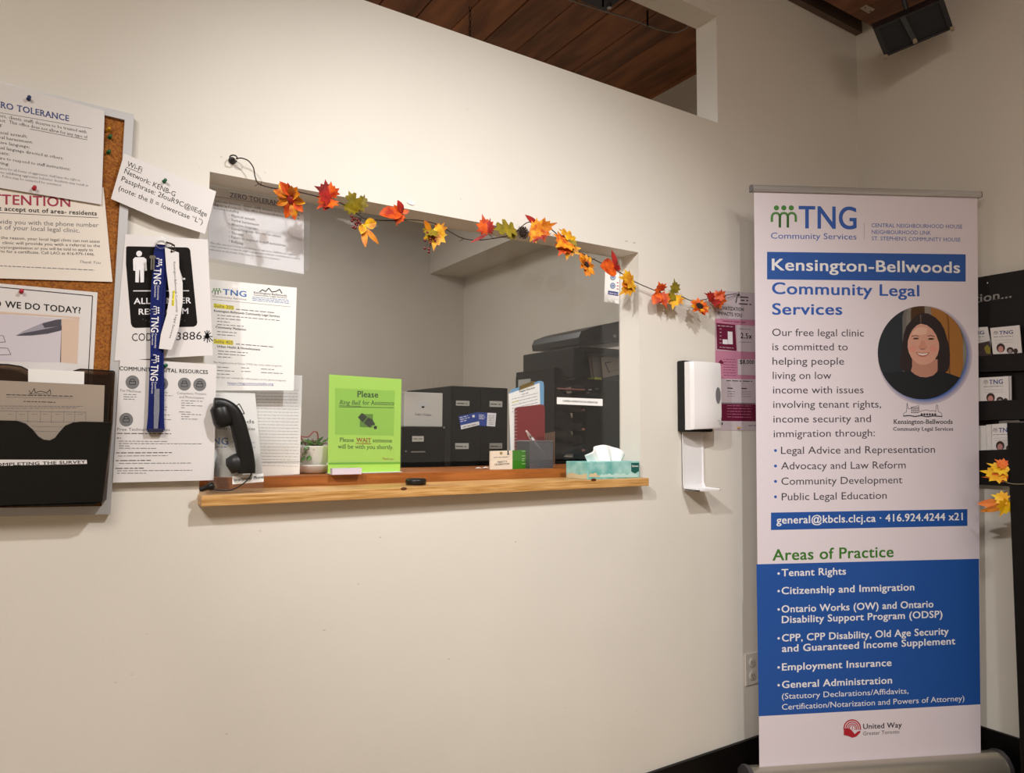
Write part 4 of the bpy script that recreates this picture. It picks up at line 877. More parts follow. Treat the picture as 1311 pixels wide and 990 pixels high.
for x, y, c_ in [(748, 500.5, WHITEI), (755, 499.5, INKL), (764, 498.5, INKG), (741, 502, INKG), (752, 503.5, INKG)]: P_.line((x-2, y), (x+2.5, y-0.6), 1.4, c_)
P_.done()
MB().box((px0+0.02, Y4-0.005, DZ+0.02), (px1, Y4, DZ+0.2)).build('paper_drawer', PRB, t)
pq = YP(Y4+0.10)
for k, (q, lab) in enumerate([([(753, 453), (758, 455), (760.5, 485.5), (757, 485.5)], 'narrow white sheet at the left of the printer tray'), ([(757, 452), (768, 451), (771, 484), (761, 486)], 'curled grey sheet in the printer tray'), ([(769, 458), (793, 452), (812, 452), (812, 474), (795, 479), (772, 484)], 'white sheet with a black bracket mark in the printer tray')]):
    o = sheet('printed_sheet', lab, 'paper', YP(Y4+0.10-0.012*k), q, [PAPERG, mat('mid_grey_paper', '#8f8c8a', 0.7), PAPERG][k], group=None)
    if k == 2:
        P_ = Print(o, YP(Y4+0.10-0.024)); P_.path([(783, 463.5), (774.5, 464.5), (780, 478)], 1.2, INK); P_.fine((780, 476), (792, 473), 1.5, INKG); P_.done()
tag(MB().box(YP(Y4+0.06).hit(761, 486.2), YP(Y4+0.06).hit(770.5, 483.8)+Vector((0, 0.05, 0)), 0.0005).build('sticky_notes', mat('sticky_yellow', '#d8e06a', 0.6)), 'pale yellow sticky notes in the printer tray', 'sticky notes')
# ================================================================ GARLAND
def flower_mat(name, c1, c2, c3=None, sc=14):
    if name in MATS: return MATS[name]
    m = mat(name, c1, 0.55, color2=c2, nscale=sc)
    b = m.node_tree.nodes['Principled BSDF']; b.inputs['Subsurface Weight'].default_value = 0.0
    return m
L_OR = flower_mat('orange_leaf', '#ee6a0e', '#a82406', sc=40); L_RED = flower_mat('red_leaf', '#b01d12', '#750e0a', sc=35)
L_YEL = flower_mat('yellow_leaf', '#f0bc14', '#bd6d08', sc=50); L_OLV = flower_mat('olive_leaf', '#98830f', '#6f6410', sc=45); L_GLD = flower_mat('golden_leaf', '#e4930f', '#c4660a', sc=45)
L_MIX = flower_mat('orange_yellow_leaf', '#c9480a', '#eeac14', sc=55)
VINE = mat('dark_vine', '#33251d', 0.7); BERRY = mat('dark_red_berry', '#6a1a18', 0.3); CONE = mat('pinecone_brown', '#33221e', 0.8)
MAPLE = [(0, 0), (0.13, 0.06), (0.36, -0.02), (0.30, 0.14), (0.56, 0.20), (0.40, 0.34), (0.52, 0.56), (0.30, 0.50), (0.24, 0.72), (0.13, 0.66), (0, 1.0)]
OAK = [(0, 0), (0.07, 0.12), (0.26, 0.14), (0.28, 0.24), (0.15, 0.34), (0.36, 0.46), (0.36, 0.58), (0.16, 0.60), (0.26, 0.78), (0.18, 0.86), (0.08, 0.82), (0, 1.0)]
OVAL = [(0, 0), (0.12, 0.12), (0.24, 0.32), (0.27, 0.52), (0.20, 0.74), (0.09, 0.90), (0, 1.0)]
def leaf_mesh(base, tip, wid, out, m, parent, yaw=0.0, fold=0.35, curl=0.15, name='leaf'):
    """leaf from base to tip: folded along the midrib, edges curled; yaw turns it about its own axis"""
    base, tip = Vector(base), Vector(tip); ax = tip-base; L = ax.length; ax.normalize()
    front = Vector((-0.45, -0.9, 0)).normalized(); sd = ax.cross(front).normalized(); nr = sd.cross(ax).normalized()
    R_ = Matrix.Rotation(yaw, 3, ax); sd = R_ @ sd; nr = R_ @ nr
    if nr.dot(front) < 0: nr = -nr
    mb = MB(); n = len(out)
    def P3(u, v, s): 
        uu = u*wid*s
        return base+ax*v*L+sd*uu*L*math.cos(fold)+nr*(abs(uu)*L*math.sin(fold)+curl*L*(v*(1-v))*1.0-curl*L*0.6*(u*u)*2)
    mid = [mb.bm.verts.new(P3(0, v, 1)) for u, v in out]
    for s in (-1, 1):
        ed = [mid[0]]+[mb.bm.verts.new(P3(u, v, s)) for u, v in out[1:-1]]+[mid[-1]]
        hf = [mid[0]]+[mb.bm.verts.new(P3(u*0.45, v+(0.5-v)*0.1, s)) for u, v in out[1:-1]]+[mid[-1]]
        md = sorted(range(n), key=lambda i: out[i][1])
        # midrib uses monotone v positions
        mv = [mid[0]]+[mb.bm.verts.new(P3(0, i/(n-1), s)) for i in range(1, n-1)]+[mid[-1]]
        for i in range(n-1):
            for A, B in ((ed, hf), (hf, mv)):
                q = [A[i], A[i+1], B[i+1], B[i]]; q2 = []
                for v_ in q:
                    if v_ not in q2: q2.append(v_)
                if len(q2) > 2:
                    try: mb.bm.faces.new(q2)
                    except ValueError: pass
    loose = [v_ for v_ in mb.bm.verts if not v_.link_faces]
    bmesh.ops.delete(mb.bm, geom=loose, context='VERTS')
    o = mb.build(name, m, parent); so = o.modifiers.new('thick', 'SOLIDIFY'); so.thickness = 0.0006; so.offset = 0; return o
t = thing('leaf_garland', 'autumn leaf garland strung across the top of the reception opening', 'garland', at(600, 300, -0.035))
GY = -0.035
vp = [(302, 203.5, -.02), (309, 202.5, -.025), (318, 206, -.03), (324.5, 215, -.03), (326.5, 226, -.03), (331, 235, -.033), (345, 240, GY), (365, 243.5, GY), (383, 246, GY), (410, 252.5, GY), (430, 257.5, GY), (447, 266, GY), (459, 275, GY), (470, 280.5, GY), (500, 282.5, GY), (530, 281.5, GY), (556, 286, GY), (575, 296, GY), (592, 305, GY), (612, 307.5, GY), (640, 304, GY), (656, 300, GY), (668, 290, GY), (677, 284.5, GY), (690, 286, GY), (706, 294, GY), (718, 305, GY), (730, 316, GY), (750, 327, GY), (772, 338, GY), (792, 348, -.03), (812, 360.5, -.025), (836, 371, -.025), (850, 376, -.03), (870, 379, -.03), (885, 385, -.03), (900, 384, -.03), (915, 380.5, -.03), (930, 378, -.02), (943, 376, -.008)]
vine = MB().tube(smooth_path([at(x, y, Y) for x, y, Y in vp], 4), 0.0016, 6).build('vine', VINE, t, smooth=True)
tw = MB()
for a, b in [((331, 236), (326, 238)), ((333, 238), (335, 233)), ((377, 249), (383, 245)), ((428, 257), (426, 250)), ((460, 276), (462, 268)), ((468, 282), (465, 290)), ((519, 281), (515, 275)), ((557, 287), (557, 294)), ((592, 304), (588, 304)), ((594, 306), (588, 309)), ((631, 305), (626, 300)), ((730, 316), (729, 309)), ((757, 334), (762, 330)), ((752, 328), (752, 324)), ((803, 356), (802, 352)), ((847, 376), (843, 370)), ((868, 380), (865, 374)), ((896, 385), (894, 391)), ((930, 378), (926, 386))]:
    tw.tube([at(*a, GY), at(*b, GY-0.004)], 0.0009, 5)
tw.build('twigs', VINE, t)
# each leaf: base px, tip px, width factor, outline, material, yaw
LV = [((424, 253), (402, 238), 1.25, MAPLE, L_RED, 0.5), ((424, 254), (424, 232), 1.2, MAPLE, L_OR, -0.4), ((427, 255), (405, 268), 1.0, MAPLE, L_OR, 0.3), ((426, 256), (414, 270), 0.9, OVAL, L_RED, 0.2),
      ((458, 273), (446, 244), 1.0, OAK, L_OLV, 0.1), ((459, 272), (467, 249), 0.9, OAK, L_OLV, 0.6), ((458, 272), (438, 263), 0.8, OAK, L_OLV, -0.3),
      ((466, 288), (482, 285), 1.5, OVAL, L_YEL, 0.3), ((466, 291), (468, 317), 0.55, OVAL, L_GLD, 0.2), ((466, 291), (485, 313), 0.45, OVAL, L_GLD, -0.2), ((465, 287), (462, 300), 1.2, OVAL, L_YEL, -0.4),
      ((515, 274), (485, 275), 1.05, OVAL, L_OR, 0.3), ((515, 274), (509, 256), 1.0, OVAL, L_RED, 0.5), ((515, 273), (524, 270), 1.2, OVAL, L_OR, 0.0), ((514, 275), (507, 290), 0.7, MAPLE, L_OR, 0.2), ((514, 274), (504, 262), 0.8, OVAL, L_OR, -0.4),
      ((551, 297), (543, 282), 0.8, OVAL, L_GLD, 0.2), ((556, 292), (570, 308), 1.2, MAPLE, L_YEL, 0.2), ((557, 293), (555, 322), 0.9, MAPLE, L_YEL, -0.2), ((556, 293), (568, 295), 1.1, MAPLE, L_GLD, 0.3), ((555, 294), (544, 303), 0.9, MAPLE, L_OLV, 0.2),
      ((623, 300), (617, 274), 1.0, MAPLE, L_OR, 0.5), ((624, 299), (628, 279), 0.8, MAPLE, L_RED, -0.4), ((625, 300), (602, 311), 0.25, OVAL, L_RED, 0.1),
      ((662, 295), (631, 294), 0.85, OAK, L_OLV, 0.2), ((661, 296), (650, 306), 0.9, OAK, L_OLV, -0.4),
      ((692, 292), (672, 275), 0.55, OVAL, L_RED, 0.2), ((681, 297), (714, 285), 0.5, MAPLE, L_GLD, 0.3), ((678, 293), (700, 300), 1.2, MAPLE, L_MIX, 0.2), ((690, 295), (682, 312), 0.9, MAPLE, L_RED, 0.2), ((692, 296), (698, 311), 0.9, MAPLE, L_OR, -0.2),
      ((738, 311), (715, 293), 0.55, OAK, L_YEL, 0.2), ((728, 309), (711, 317), 1.1, MAPLE, L_MIX, 0.3), ((728, 310), (725, 334), 1.1, MAPLE, L_YEL, -0.2), ((728, 309), (732, 324), 1.0, MAPLE, L_OLV, 0.2), ((727, 309), (714, 329), 0.7, MAPLE, L_OR, 0.1),
      ((789, 347), (768, 341), 1.5, OVAL, L_OR, 0.3), ((790, 347), (783, 320), 0.5, OVAL, L_RED, 0.2), ((788, 346), (794, 338), 1.0, MAPLE, L_RED, 0.4), ((788, 347), (780, 352), 1.3, OVAL, L_MIX, 0.2),
      ((812, 361), (791, 355), 0.8, MAPLE, L_YEL, 0.3), ((811, 362), (791, 379), 0.55, MAPLE, L_YEL, -0.2), ((810, 361), (796, 366), 1.2, OVAL, L_GLD, 0.1),
      ((845, 374), (843, 360), 1.2, MAPLE, L_OR, 0.2), ((845, 375), (836, 390), 1.1, OVAL, L_OR, 0.2), ((845, 375), (854, 396), 0.8, MAPLE, L_OR, -0.3), ((846, 373), (850, 365), 0.9, OVAL, L_RED, 0.2),
      ((864, 376), (863, 356), 0.75, MAPLE, L_OLV, 0.3), ((864, 377), (861, 397), 0.95, MAPLE, L_YEL, 0.2), ((863, 376), (857, 386), 0.8, MAPLE, L_OLV, -0.2),
      ((915, 384), (901, 375), 0.6, MAPLE, L_RED, 0.2), ((916, 382), (931, 386), 1.2, MAPLE, L_OR, 0.2), ((916, 383), (927, 373), 1.0, MAPLE, L_OR, -0.2), ((915, 383), (915, 394), 1.1, MAPLE, L_RED, 0.1)]
for a, b, w_, out, m, yw in LV:
    Y = GY-0.006 if a[0] < 800 else -0.035
    bb = at(*a, Y); tt = at(*b, Y-random.uniform(0.0, 0.018)); leaf_mesh(bb, tt, w_*1.05, out, m, t, yaw=yw, fold=random.uniform(0.1, 0.3), curl=random.uniform(0.05, 0.2))
def flower(c, n, R0, axis, petal_m, cm, parent, r_c=0.012, droop=0.3):
    c = Vector(c); axis = Vector(axis).normalized(); u = axis.orthogonal().normalized(); v = axis.cross(u)
    for ring in range(2):
        for k in range(n):
            a = 2*PI*(k+0.5*ring)/n+random.uniform(-0.12, 0.12); d = (u*math.cos(a)+v*math.sin(a))
            leaf_mesh(c+d*r_c*0.6+axis*0.002*ring, c+d*R0*random.uniform(0.85, 1.1)+axis*R0*(droop-0.25*ring), 0.95, OVAL, petal_m[(k+ring) % len(petal_m)], parent, yaw=random.uniform(-0.3, 0.3), name='petal')
    M = Vector((0, 0, 1)).rotation_difference(axis).to_matrix()
    MB().lathe([(r_c*1.1, -0.002), (r_c, 0.004), (r_c*0.6, 0.008), (0.0, 0.009)], c+axis*0.003, 16, M=M).build('flower_centre', cm, parent, smooth=True)
DC = mat('sunflower_centre', '#2a1610', 0.9, noise=0.4, nscale=200)
flower(at(374, 255, -0.055), 8, 0.048, (-0.75, -0.35, -0.5), [L_OR, L_MIX, L_GLD], L_RED, t, 0.012, 0.35)
MB().sphere(at(378, 250, -0.045), 0.012, 10, (0.8, 0.8, 1.1)).build('sepal', mat('green_sepal', '#6a6a34', 0.7), t, smooth=True)
flower(at(749, 340, -0.05), 8, 0.042, (0.35, -0.9, 0.25), [L_MIX, L_GLD], DC, t, 0.011, 0.3)
flower(at(895, 393, -0.055), 10, 0.040, (-0.2, -0.8, 0.55), [L_OR, L_MIX], DC, t, 0.014, 0.25)
for c, pts in [((459, 282), [(450, 277), (453, 280), (457, 281), (459, 284), (455, 286), (452, 291), (455, 292), (457, 288), (461, 286), (451, 283)]), ((552, 299), [(547, 298), (552, 300), (556, 304), (551, 306), (544, 308), (551, 311), (544, 318), (549, 319), (549, 323), (557, 308)])]:
    for p in pts:
        MB().sphere(at(*p, GY-0.016), 0.0042, 8).build('berry', BERRY, t, smooth=True)
        MB().tube([at(c[0]+4, c[1]-2, GY-0.004), at(*p, GY-0.014)], 0.0007, 4).build('berry_stem', VINE, t)
mb = MB(); pcn = at(669.5, 298, GY-0.012)
mb.sphere(pcn, 0.013, 10, (1, 1, 1.15))
for k in range(70):
    zz = -0.9+1.8*k/70; a = k*2.4; r_ = math.sqrt(1-zz*zz)
    d = Vector((r_*math.cos(a), r_*math.sin(a), zz*1.15)); q = pcn+d*0.0145; sd = d.cross(Vector((0, 0, 1))).normalized() if abs(zz) < 0.95 else Vector((1, 0, 0)); up_ = sd.cross(d)
    mb.slab([q-sd*0.0032, q+sd*0.0032, q+up_*0.003+sd*0.001+d*0.003, q+up_*0.003-sd*0.001+d*0.003], d*0.001)
mb.build('pinecone', CONE, t)
# hooks
def hook(name, label, px, Y=0.0):
    q = at(*px, Y); mb = MB(); mb.lathe([(0.009, 0.0), (0.009, 0.003), (0.004, 0.006), (0.003, 0.014)], q, 14, axis='y')
    mb.tube([q+Vector((0.009*math.cos(a*PI/7), -0.018-0.002*math.sin(a), 0.009*math.sin(a*PI/7))) for a in range(14)], 0.0018, 6)
    tag(mb.build(name, mat('black_hook', '#1d1514', 0.4), smooth=True), label, 'hook')
hook('ceiling_hook', 'small black ring hook at the garland\'s left end', (297, 206))
b_ = MB(); q = at(943, 377, 0.0)
b_.tube([q+Vector((0, 0, -0.004)), q+Vector((0, -0.012, 0.0)), q+Vector((-0.004, -0.014, 0.008))], 0.0018, 6); b_.sphere(q+Vector((0, -0.01, -0.003)), 0.005, 8); tag(b_.build('wall_hook', MATS['black_hook'], smooth=True), 'small black hook at the garland\'s right end on the pink poster', 'hook')
tag(MB().sphere(at(812, 369.5, 0.004), 0.004, 8, (1.5, 0.6, 1)).build('wall_hook', MATS['black_hook'], smooth=True), 'tiny black hook at the right edge of the reception opening', 'hook')
tag(MB().slab([at(*p, -0.001) for p in [(521, 259), (526, 257), (530, 261.5), (528, 263), (523, 261)]], (0, -0.002, 0)).build('paint_patch', mat('bright_putty', '#fffdf8', 0.5)), 'small bright white putty patch above the garland', 'putty')

# ================================================================ HAND SANITISER DISPENSER
t = thing('soap_dispenser', 'white wall dispenser with black backplate and drip tray', 'dispenser', (1.95, 0, 1.07))
dx0, dx1 = 1.885, 2.045; fz0, fz1 = 1.288, 1.530
dl = at(882, 461, -0.06).x
X0 = 1.893; X1 = 2.048
MB().box((X0-0.004, -0.035, 1.279), (X1-0.01, -0.001, 1.536), 0.006).build('backplate', BPLM, t)
mb = MB(); prof = [(X0, -0.035), (X0+0.001, -0.060), (X0+0.010, -0.072), (X0+0.05, -0.083), (X0+0.10, -0.084), (X1-0.012, -0.077), (X1-0.002, -0.066), (X1, -0.035)]
rows = []
for z, s in ((fz0-0.002, 0.90), (fz0+0.01, 0.96), (fz0+0.06, 1.0), (fz1-0.05, 1.0), (fz1-0.008, 0.97), (fz1, 0.92)):
    rows.append([mb.bm.verts.new((x, -0.035+(y+0.035)*s, z+(0.012 if (s == 0.90) else 0)*(0 if i < 2 else 0.35*i/3))) for i, (x, y) in enumerate(prof)])
for a, b in zip(rows, rows[1:]):
    for i in range(len(prof)-1): mb.bm.faces.new((a[i], a[i+1], b[i+1], b[i]))
mb.bm.faces.new(rows[0]); mb.bm.faces.new(rows[-1][::-1])
o = mb.build('cover', WPLA, t); smooth_by_angle(o, 0.5)
wq = Vector((X1-0.035, -0.0815, 1.412))
mb = MB(); mb.slab([wq+Vector((0.014*math.cos(a), 0.004*math.cos(a)*0.3, 0.029*math.sin(a))) for a in [2*PI*k/24 for k in range(24)]], (0, -0.002, 0)); mb.build('level_window', mat('grey_window', '#77757a', 0.2), t)
P_ = Print(t, YP(-0.0822))
P_.line((923.5, 535), (923.5, 539), 0.6, INKG); P_.line((924.5, 541), (924.5, 544), 1.6, INK); P_.line((921.5, 543), (922.5, 540.5), 0.6, INKG); P_.line((919.5, 538), (921, 539.5), 0.6, INKG)
P_.done()
tx0, tx1 = 1.908, 2.015
mb = MB(); path = [(-0.002, 1.279), (-0.003, 1.09), (-0.006, 1.078), (-0.014, 1.071), (-0.085, 1.070)]
for a, b in zip(path, path[1:]):
    mb.slab([(tx0, a[0], a[1]), (tx1, a[0], a[1]), (tx1, b[0], b[1]), (tx0, b[0], b[1])], (0, -0.003 if abs(a[1]-b[1]) > 0.005 else 0, 0.004 if abs(a[1]-b[1]) <= 0.005 else 0))
for x in (tx0, tx1-0.003):
    mb.slab([(x, -0.002, 1.279), (x, -0.008, 1.279), (x, -0.010, 1.095), (x, -0.018, 1.079), (x, -0.085, 1.077), (x, -0.085, 1.070), (x, -0.012, 1.070), (x, -0.002, 1.082)], (0.003, 0, 0))
mb.build('drip_tray', WPLA, t)
# pink poster behind
pl = YP(-0.001)
s_ = sheet('privatization_poster', 'pink and maroon poster reading PRIVATIZATION IMPACTS YOU behind the banner', 'poster', pl, [(915.5, 371.5), (990, 377), (990, 551.5), (915.5, 551)], mat('dusty_pink_poster', '#c9a9b4', 0.6))
P_ = Print(s_, pl); MRN = mat('maroon_print', '#6e1238', 0.6); PNK = mat('pink_print', '#c784a0', 0.6); GRP = mat('grey_pink_print', '#cfc2c8', 0.6)
P_.poly([(915.5, 371.5), (990, 377), (990, 410), (915.7, 408)], GRP); P_.text('PRIVATIZATION', (919, 396.3), (952, 398.6), 4.4, INK, bold=True, lv=2); P_.text('IMPACTS YOU', (919.3, 403.3), (949.8, 406), 4.4, INK, bold=True, lv=2)
P_.poly([(915.7, 408), (990, 411), (990, 420), (915.8, 415)], PNK); P_.fine((925, 411), (955, 413), 1.6, MRN, lv=2)
P_.poly([(917, 413.5), (941, 416), (943, 449.5), (918, 447)], MRN, 2); P_.poly([(925, 434.5), (931.5, 435), (931.5, 441), (925, 440.5)], WHITEI, 3); P_.poly([(931.5, 424.5), (937.5, 425), (938, 441), (931.8, 440.7)], WHITEI, 3)
for k in range(5): P_.line((921, 421+k*4.5), (923.5, 421.3+k*4.5), 0.7, GRP, 3)
P_.fine((918.5, 417), (938, 418.5), 1.5, GRP, lv=3); P_.fine((921, 444.5), (939, 446), 1.2, GRP, lv=3)
P_.poly([(943, 416), (990, 419), (990, 452), (944.5, 450)], GRP); P_.text('2.5x', (948, 433), (962.5, 434), 6.6, INK, bold=True, lv=2); P_.fine((946, 421), (962, 422), 1.3, INKG, lv=2); P_.fine((946, 438), (962, 438.6), 1.3, INKG, lv=2)
P_.poly([(916, 449), (990, 452), (990, 486), (916.3, 485)], PNK); P_.poly([(944.5, 460), (990, 461), (990, 481.5), (944.5, 480)], GRP, 2); P_.text('$8,000', (947, 466), (965.5, 466.3), 5.2, INK, bold=True, lv=3); P_.poly([(920, 463.5), (923, 460.5), (926, 464), (926, 466), (920, 466)], MRN, 2)
for k in range(7): P_.fine((926, 460+k*3.4), (942, 460.6+k*3.4), 1.1, MRN, lv=2)
P_.poly([(916.3, 485), (990, 486), (990, 517), (916.5, 516)], GRP); P_.fine((930, 487.5), (963, 488.5), 1.8, INK, lv=2); P_.fine((931, 497), (938, 497.3), 2.2, INK, lv=2); P_.fine((949, 497.5), (956, 497.8), 2.2, INK, lv=2)
for k in range(3): P_.fine((931, 501.5+k*3), (941, 501.8+k*3), 1, INKG, lv=2); P_.fine((949, 501.8+k*3), (962, 502+k*3), 1, INKG, lv=2)
P_.line((916.5, 516), (990, 517), 1.0, INKG, 2)
P_.poly([(916.5, 517), (990, 518), (990, 540), (916.7, 539)], MRN)
for k in range(5): P_.fine((931, 519.5+k*3.6), (962, 520+k*3.6), 1.2, PNK, lv=2)
P_.poly([(916.7, 539), (990, 540), (990, 551.5), (915.5, 551)], GRP); P_.fine((958, 545), (985, 545.3), 1.5, INKG, lv=2)
P_.path([(943.5, 380), (942, 388)], 1.2, INK, 2, 'logo'); P_.fine((948, 380.5), (958, 381), 2.5, INK, lv=2); P_.fine((948, 384.5), (958, 385), 2.5, INK, lv=2); P_.fine((946, 389), (962, 390), 2.5, INK, lv=2)
P_.done()
pin('push_pin', 'yellow push pin at the bottom of the pink poster', (946, 548), -0.0015, PY)
# outlet
t = thing('wall_outlet', 'white duplex wall outlet low on the wall beside the banner', 'outlet', (2.275, 0, 0.32))
MB().box((2.232, -0.006, 0.322), (2.306, 0.0, 0.440), 0.002).build('cover_plate', mat('outlet_white', '#d8d4cc', 0.4), t)
for z in (0.405, 0.357):
    MB().lathe([(0.017, 0.0), (0.017, 0.0085), (0.015, 0.0095), (0.0, 0.0095)], (2.268, -0.001, z), 20, axis='y').build('socket', mat('outlet_socket', '#c9c5bd', 0.4), t)
    b_ = MB(); b_.box((2.261, -0.011, z-0.004), (2.263, -0.0103, z+0.006)); b_.box((2.272, -0.011, z-0.004), (2.274, -0.0103, z+0.005)); b_.lathe([(0.0022, 0.0), (0.0022, 0.0008)], (2.2675, -0.0103, z-0.009), 8, axis='y'); b_.build('slots', BLK, t)

# ================================================================ ROLL-UP BANNER
BL = Vector((2.147, -0.138, 0)); BRr = Vector((2.965, -0.51, 0)); bd_ = (BRr-BL).normalized(); bn = bd_.cross(Vector((0, 0, 1))).normalized()
if bn.dot(CAMP-BL) < 0: bn = -bn
BN = Plane(BL, bn)
t = thing('rollup_banner', 'tall blue and white roll-up banner for community legal services', 'banner', ((BL.x+BRr.x)/2, (BL.y+BRr.y)/2, 0))
BNW = mat('banner_vinyl', '#e6dde6', 0.42)
c4 = [BN.hit(*p) for p in [(965.3, 246), (1251.3, 253), (1255.6, 967), (972.3, 984)]]
b_ = MB(); b_.slab(c4, -bn*0.0008); b_.build('banner_print_sheet', BNW, t)
# top rail
a = BN.hit(962.5, 241.5); b = BN.hit(1253.5, 249.5)
rail = MB(); d_ = (b-a).normalized(); upv = Vector((0, 0, 1))
sec = [(0.010, -0.012), (0.013, -0.004), (0.011, 0.008), (0.004, 0.013), (-0.008, 0.012), (-0.010, -0.012)]
rail.slab([a+bn*x+upv*z for x, z in sec], b-a); rail.build('top_rail', ALU, t)
MB().slab([a+bn*x*1.05+upv*z*1.05 for x, z in sec], -d_*0.006).build('rail_cap', mat('grey_cap', '#77757a', 0.4), t)
MB().slab([b+bn*x*1.05+upv*z*1.05 for x, z in sec], d_*0.004).build('rail_cap', MATS['grey_cap'], t)
# cassette base
A = BL-bd_*0.045; B = BRr+bd_*0.03; L_ = B-A
sec = [(0.052, 0.012), (0.060, 0.030), (0.056, 0.060), (0.038, 0.088), (0.012, 0.100), (0.002, 0.100), (0.002, 0.092), (-0.004, 0.092), (-0.004, 0.100), (-0.03, 0.094), (-0.055, 0.070), (-0.060, 0.03), (-0.052, 0.012)]
b_ = MB(); b_.slab([A+bn*x+upv*z for x, z in sec], L_); o = b_.build('cassette_base', mat('satin_aluminium', '#b9b2a4', 0.32, metal=0.7), t); smooth_by_angle(o, 0.7)
sec2 = [(x*1.06, z*1.05) for x, z in sec if z != 0.092]
MB().slab([A+bn*x+upv*z for x, z in sec2], -bd_*0.016).build('end_cap', mat('dark_end_cap', '#4a474a', 0.4), t)
MB().slab([B+bn*x+upv*z for x, z in sec2], bd_*0.016).build('end_cap', MATS['dark_end_cap'], t)
for s in (0.15, 0.75):
    c = A+L_*s; b_ = MB(); b_.slab([c+bn*0.10+Vector((0, 0, 0)), c+bn*0.10+bd_*0.04, c-bn*0.08+bd_*0.04, c-bn*0.08], (0, 0, 0.012)); b_.build('foot', MATS['satin_aluminium'], t)
pole0 = A+L_*0.5-bn*0.03+upv*0.08; MB().tube([pole0, Vector((pole0.x, pole0.y, 2.17))], 0.008, 10).build('support_pole', ALU, t)
P_ = Print(t, BN)
BB = mat('banner_blue', '#2155a6', 0.45); BT = mat('banner_blue_text', '#2b5cb2', 0.5); BG_ = mat('banner_green', '#45883a', 0.5); BI = mat('banner_ink', '#39353f', 0.5); BGD = mat('banner_dark_green', '#3e7a2a', 0.5)
people(P_, 986.5, 262.5, 1020.5, 291.5, BG_, name='emblem')
P_.text('TNG', (1022.5, 292), (1096.7, 293.2), 28, BT, bold=True, res=6)
P_.text('Community Services', (987, 305.5), (1096.5, 306.8), 7.6, BT, res=3)
P_.line((1106.5, 286), (1106.5, 307), 0.6, INKL)
P_.text('CENTRAL NEIGHBOURHOOD HOUSE', (1115.5, 291), (1232, 292.7), 5, BT); P_.text('NEIGHBOURHOOD LINK', (1116, 299.5), (1191.8, 300.7), 5, BT); P_.text("ST. STEPHEN'S COMMUNITY HOUSE", (1116, 307.8), (1229.7, 309.5), 5, BT)
P_.poly([(982, 322.5), (1236.3, 325.7), (1236.3, 360.7), (982, 357.8)], BB, 1, 'colour_bar')
P_.text('Kensington-Bellwoods', (988, 346), (1229, 349.5), 14.6, WHITEI, bold=True, lv=2, res=5)
P_.text('Community Legal', (988.3, 376.3), (1177, 379.4), 14.6, BT, bold=True, res=5); P_.text('Services', (988.6, 402.8), (1078.3, 403), 14.2, BT, bold=True, res=5)
for s2, a, b in [('Our free legal clinic', (988.6, 430.2), (1106, 430.9)), ('is committed to', (988.8, 448.5), (1085.3, 448.7)), ('helping people', (989, 467), (1080.6, 467)), ('living on low', (989.3, 485.4), (1064.3, 485.3)),
   ('income with issues', (989.6, 503.9), (1105.5, 503.6)), ('involving tenant rights,', (989.9, 522.5), (1128, 522)), ('income security and', (990.1, 541.2), (1115, 540.5)), ('immigration through:', (990.5, 560), (1120, 558.7)),
   ('Legal Advice and Representation', (999.9, 581.4), (1197, 579.8)), ('Advocacy and Law Reform', (1000, 601.2), (1159.5, 599.8)), ('Community Development', (1000.3, 620.9), (1155.2, 618.9)), ('Public Legal Education', (1000.8, 640.8), (1135.2, 638.7))]:
    P_.text(s2, a, b, 9.3, BI, res=3)
for y in (577, 596.8, 616.5, 636.3): P_.disc((992.8, y), 1.9, 1.9, BT, n=10)
P_.poly([(987, 656.5), (1238.5, 652), (1238.5, 673.5), (987, 678.8)], BB, 1, 'colour_bar')
P_.text('general@kbcls.clcj.ca · 416.924.4244 x21', (994, 670.7), (1232.6, 666), 9.6, WHITEI, bold=True, lv=2, res=3)
P_.text('Areas of Practice', (989, 717.8), (1144, 713.2), 14, BGD, bold=True, res=5)
P_.poly([(968.3, 722.7), (1253.3, 715.6), (1255.1, 902), (971.4, 917.3)], BB, 1, 'colour_bar')
for s2, a, b, c_ in [('Tenant Rights', (1000.5, 738), (1083, 735.7), 9), ('Citizenship and Immigration', (1000.5, 761), (1170.5, 756), 9), ('Ontario Works (OW) and Ontario', (1000.5, 784.5), (1195, 777.7), 9), ('Disability Support Program (ODSP)', (1000.8, 798), (1206.5, 790.7), 9),
   ('CPP, CPP Disability, Old Age Security', (1001, 821.5), (1214.5, 812.5), 9), ('and Guaranteed Income Supplement', (1001, 835), (1223, 825), 9), ('Employment Insurance', (1001, 858.7), (1141.3, 852.8), 9), ('General Administration', (1001, 881.2), (1142, 875.2), 9),
   ('(Statutory Declarations/Affidavits,', (1001, 895.3), (1163, 888), 7.2), ('Certification/Notarization and Powers of Attorney)', (1001, 909), (1234.5, 897.5), 7.2)]:
    P_.text(s2, a, b, c_, WHITEI, bold=c_ > 8, lv=2, res=3)
for y in (734.5, 757, 780.5, 817.5, 854.7, 877.5): P_.disc((996.8, y), 1.6, 1.6, WHITEI, 2, n=10)
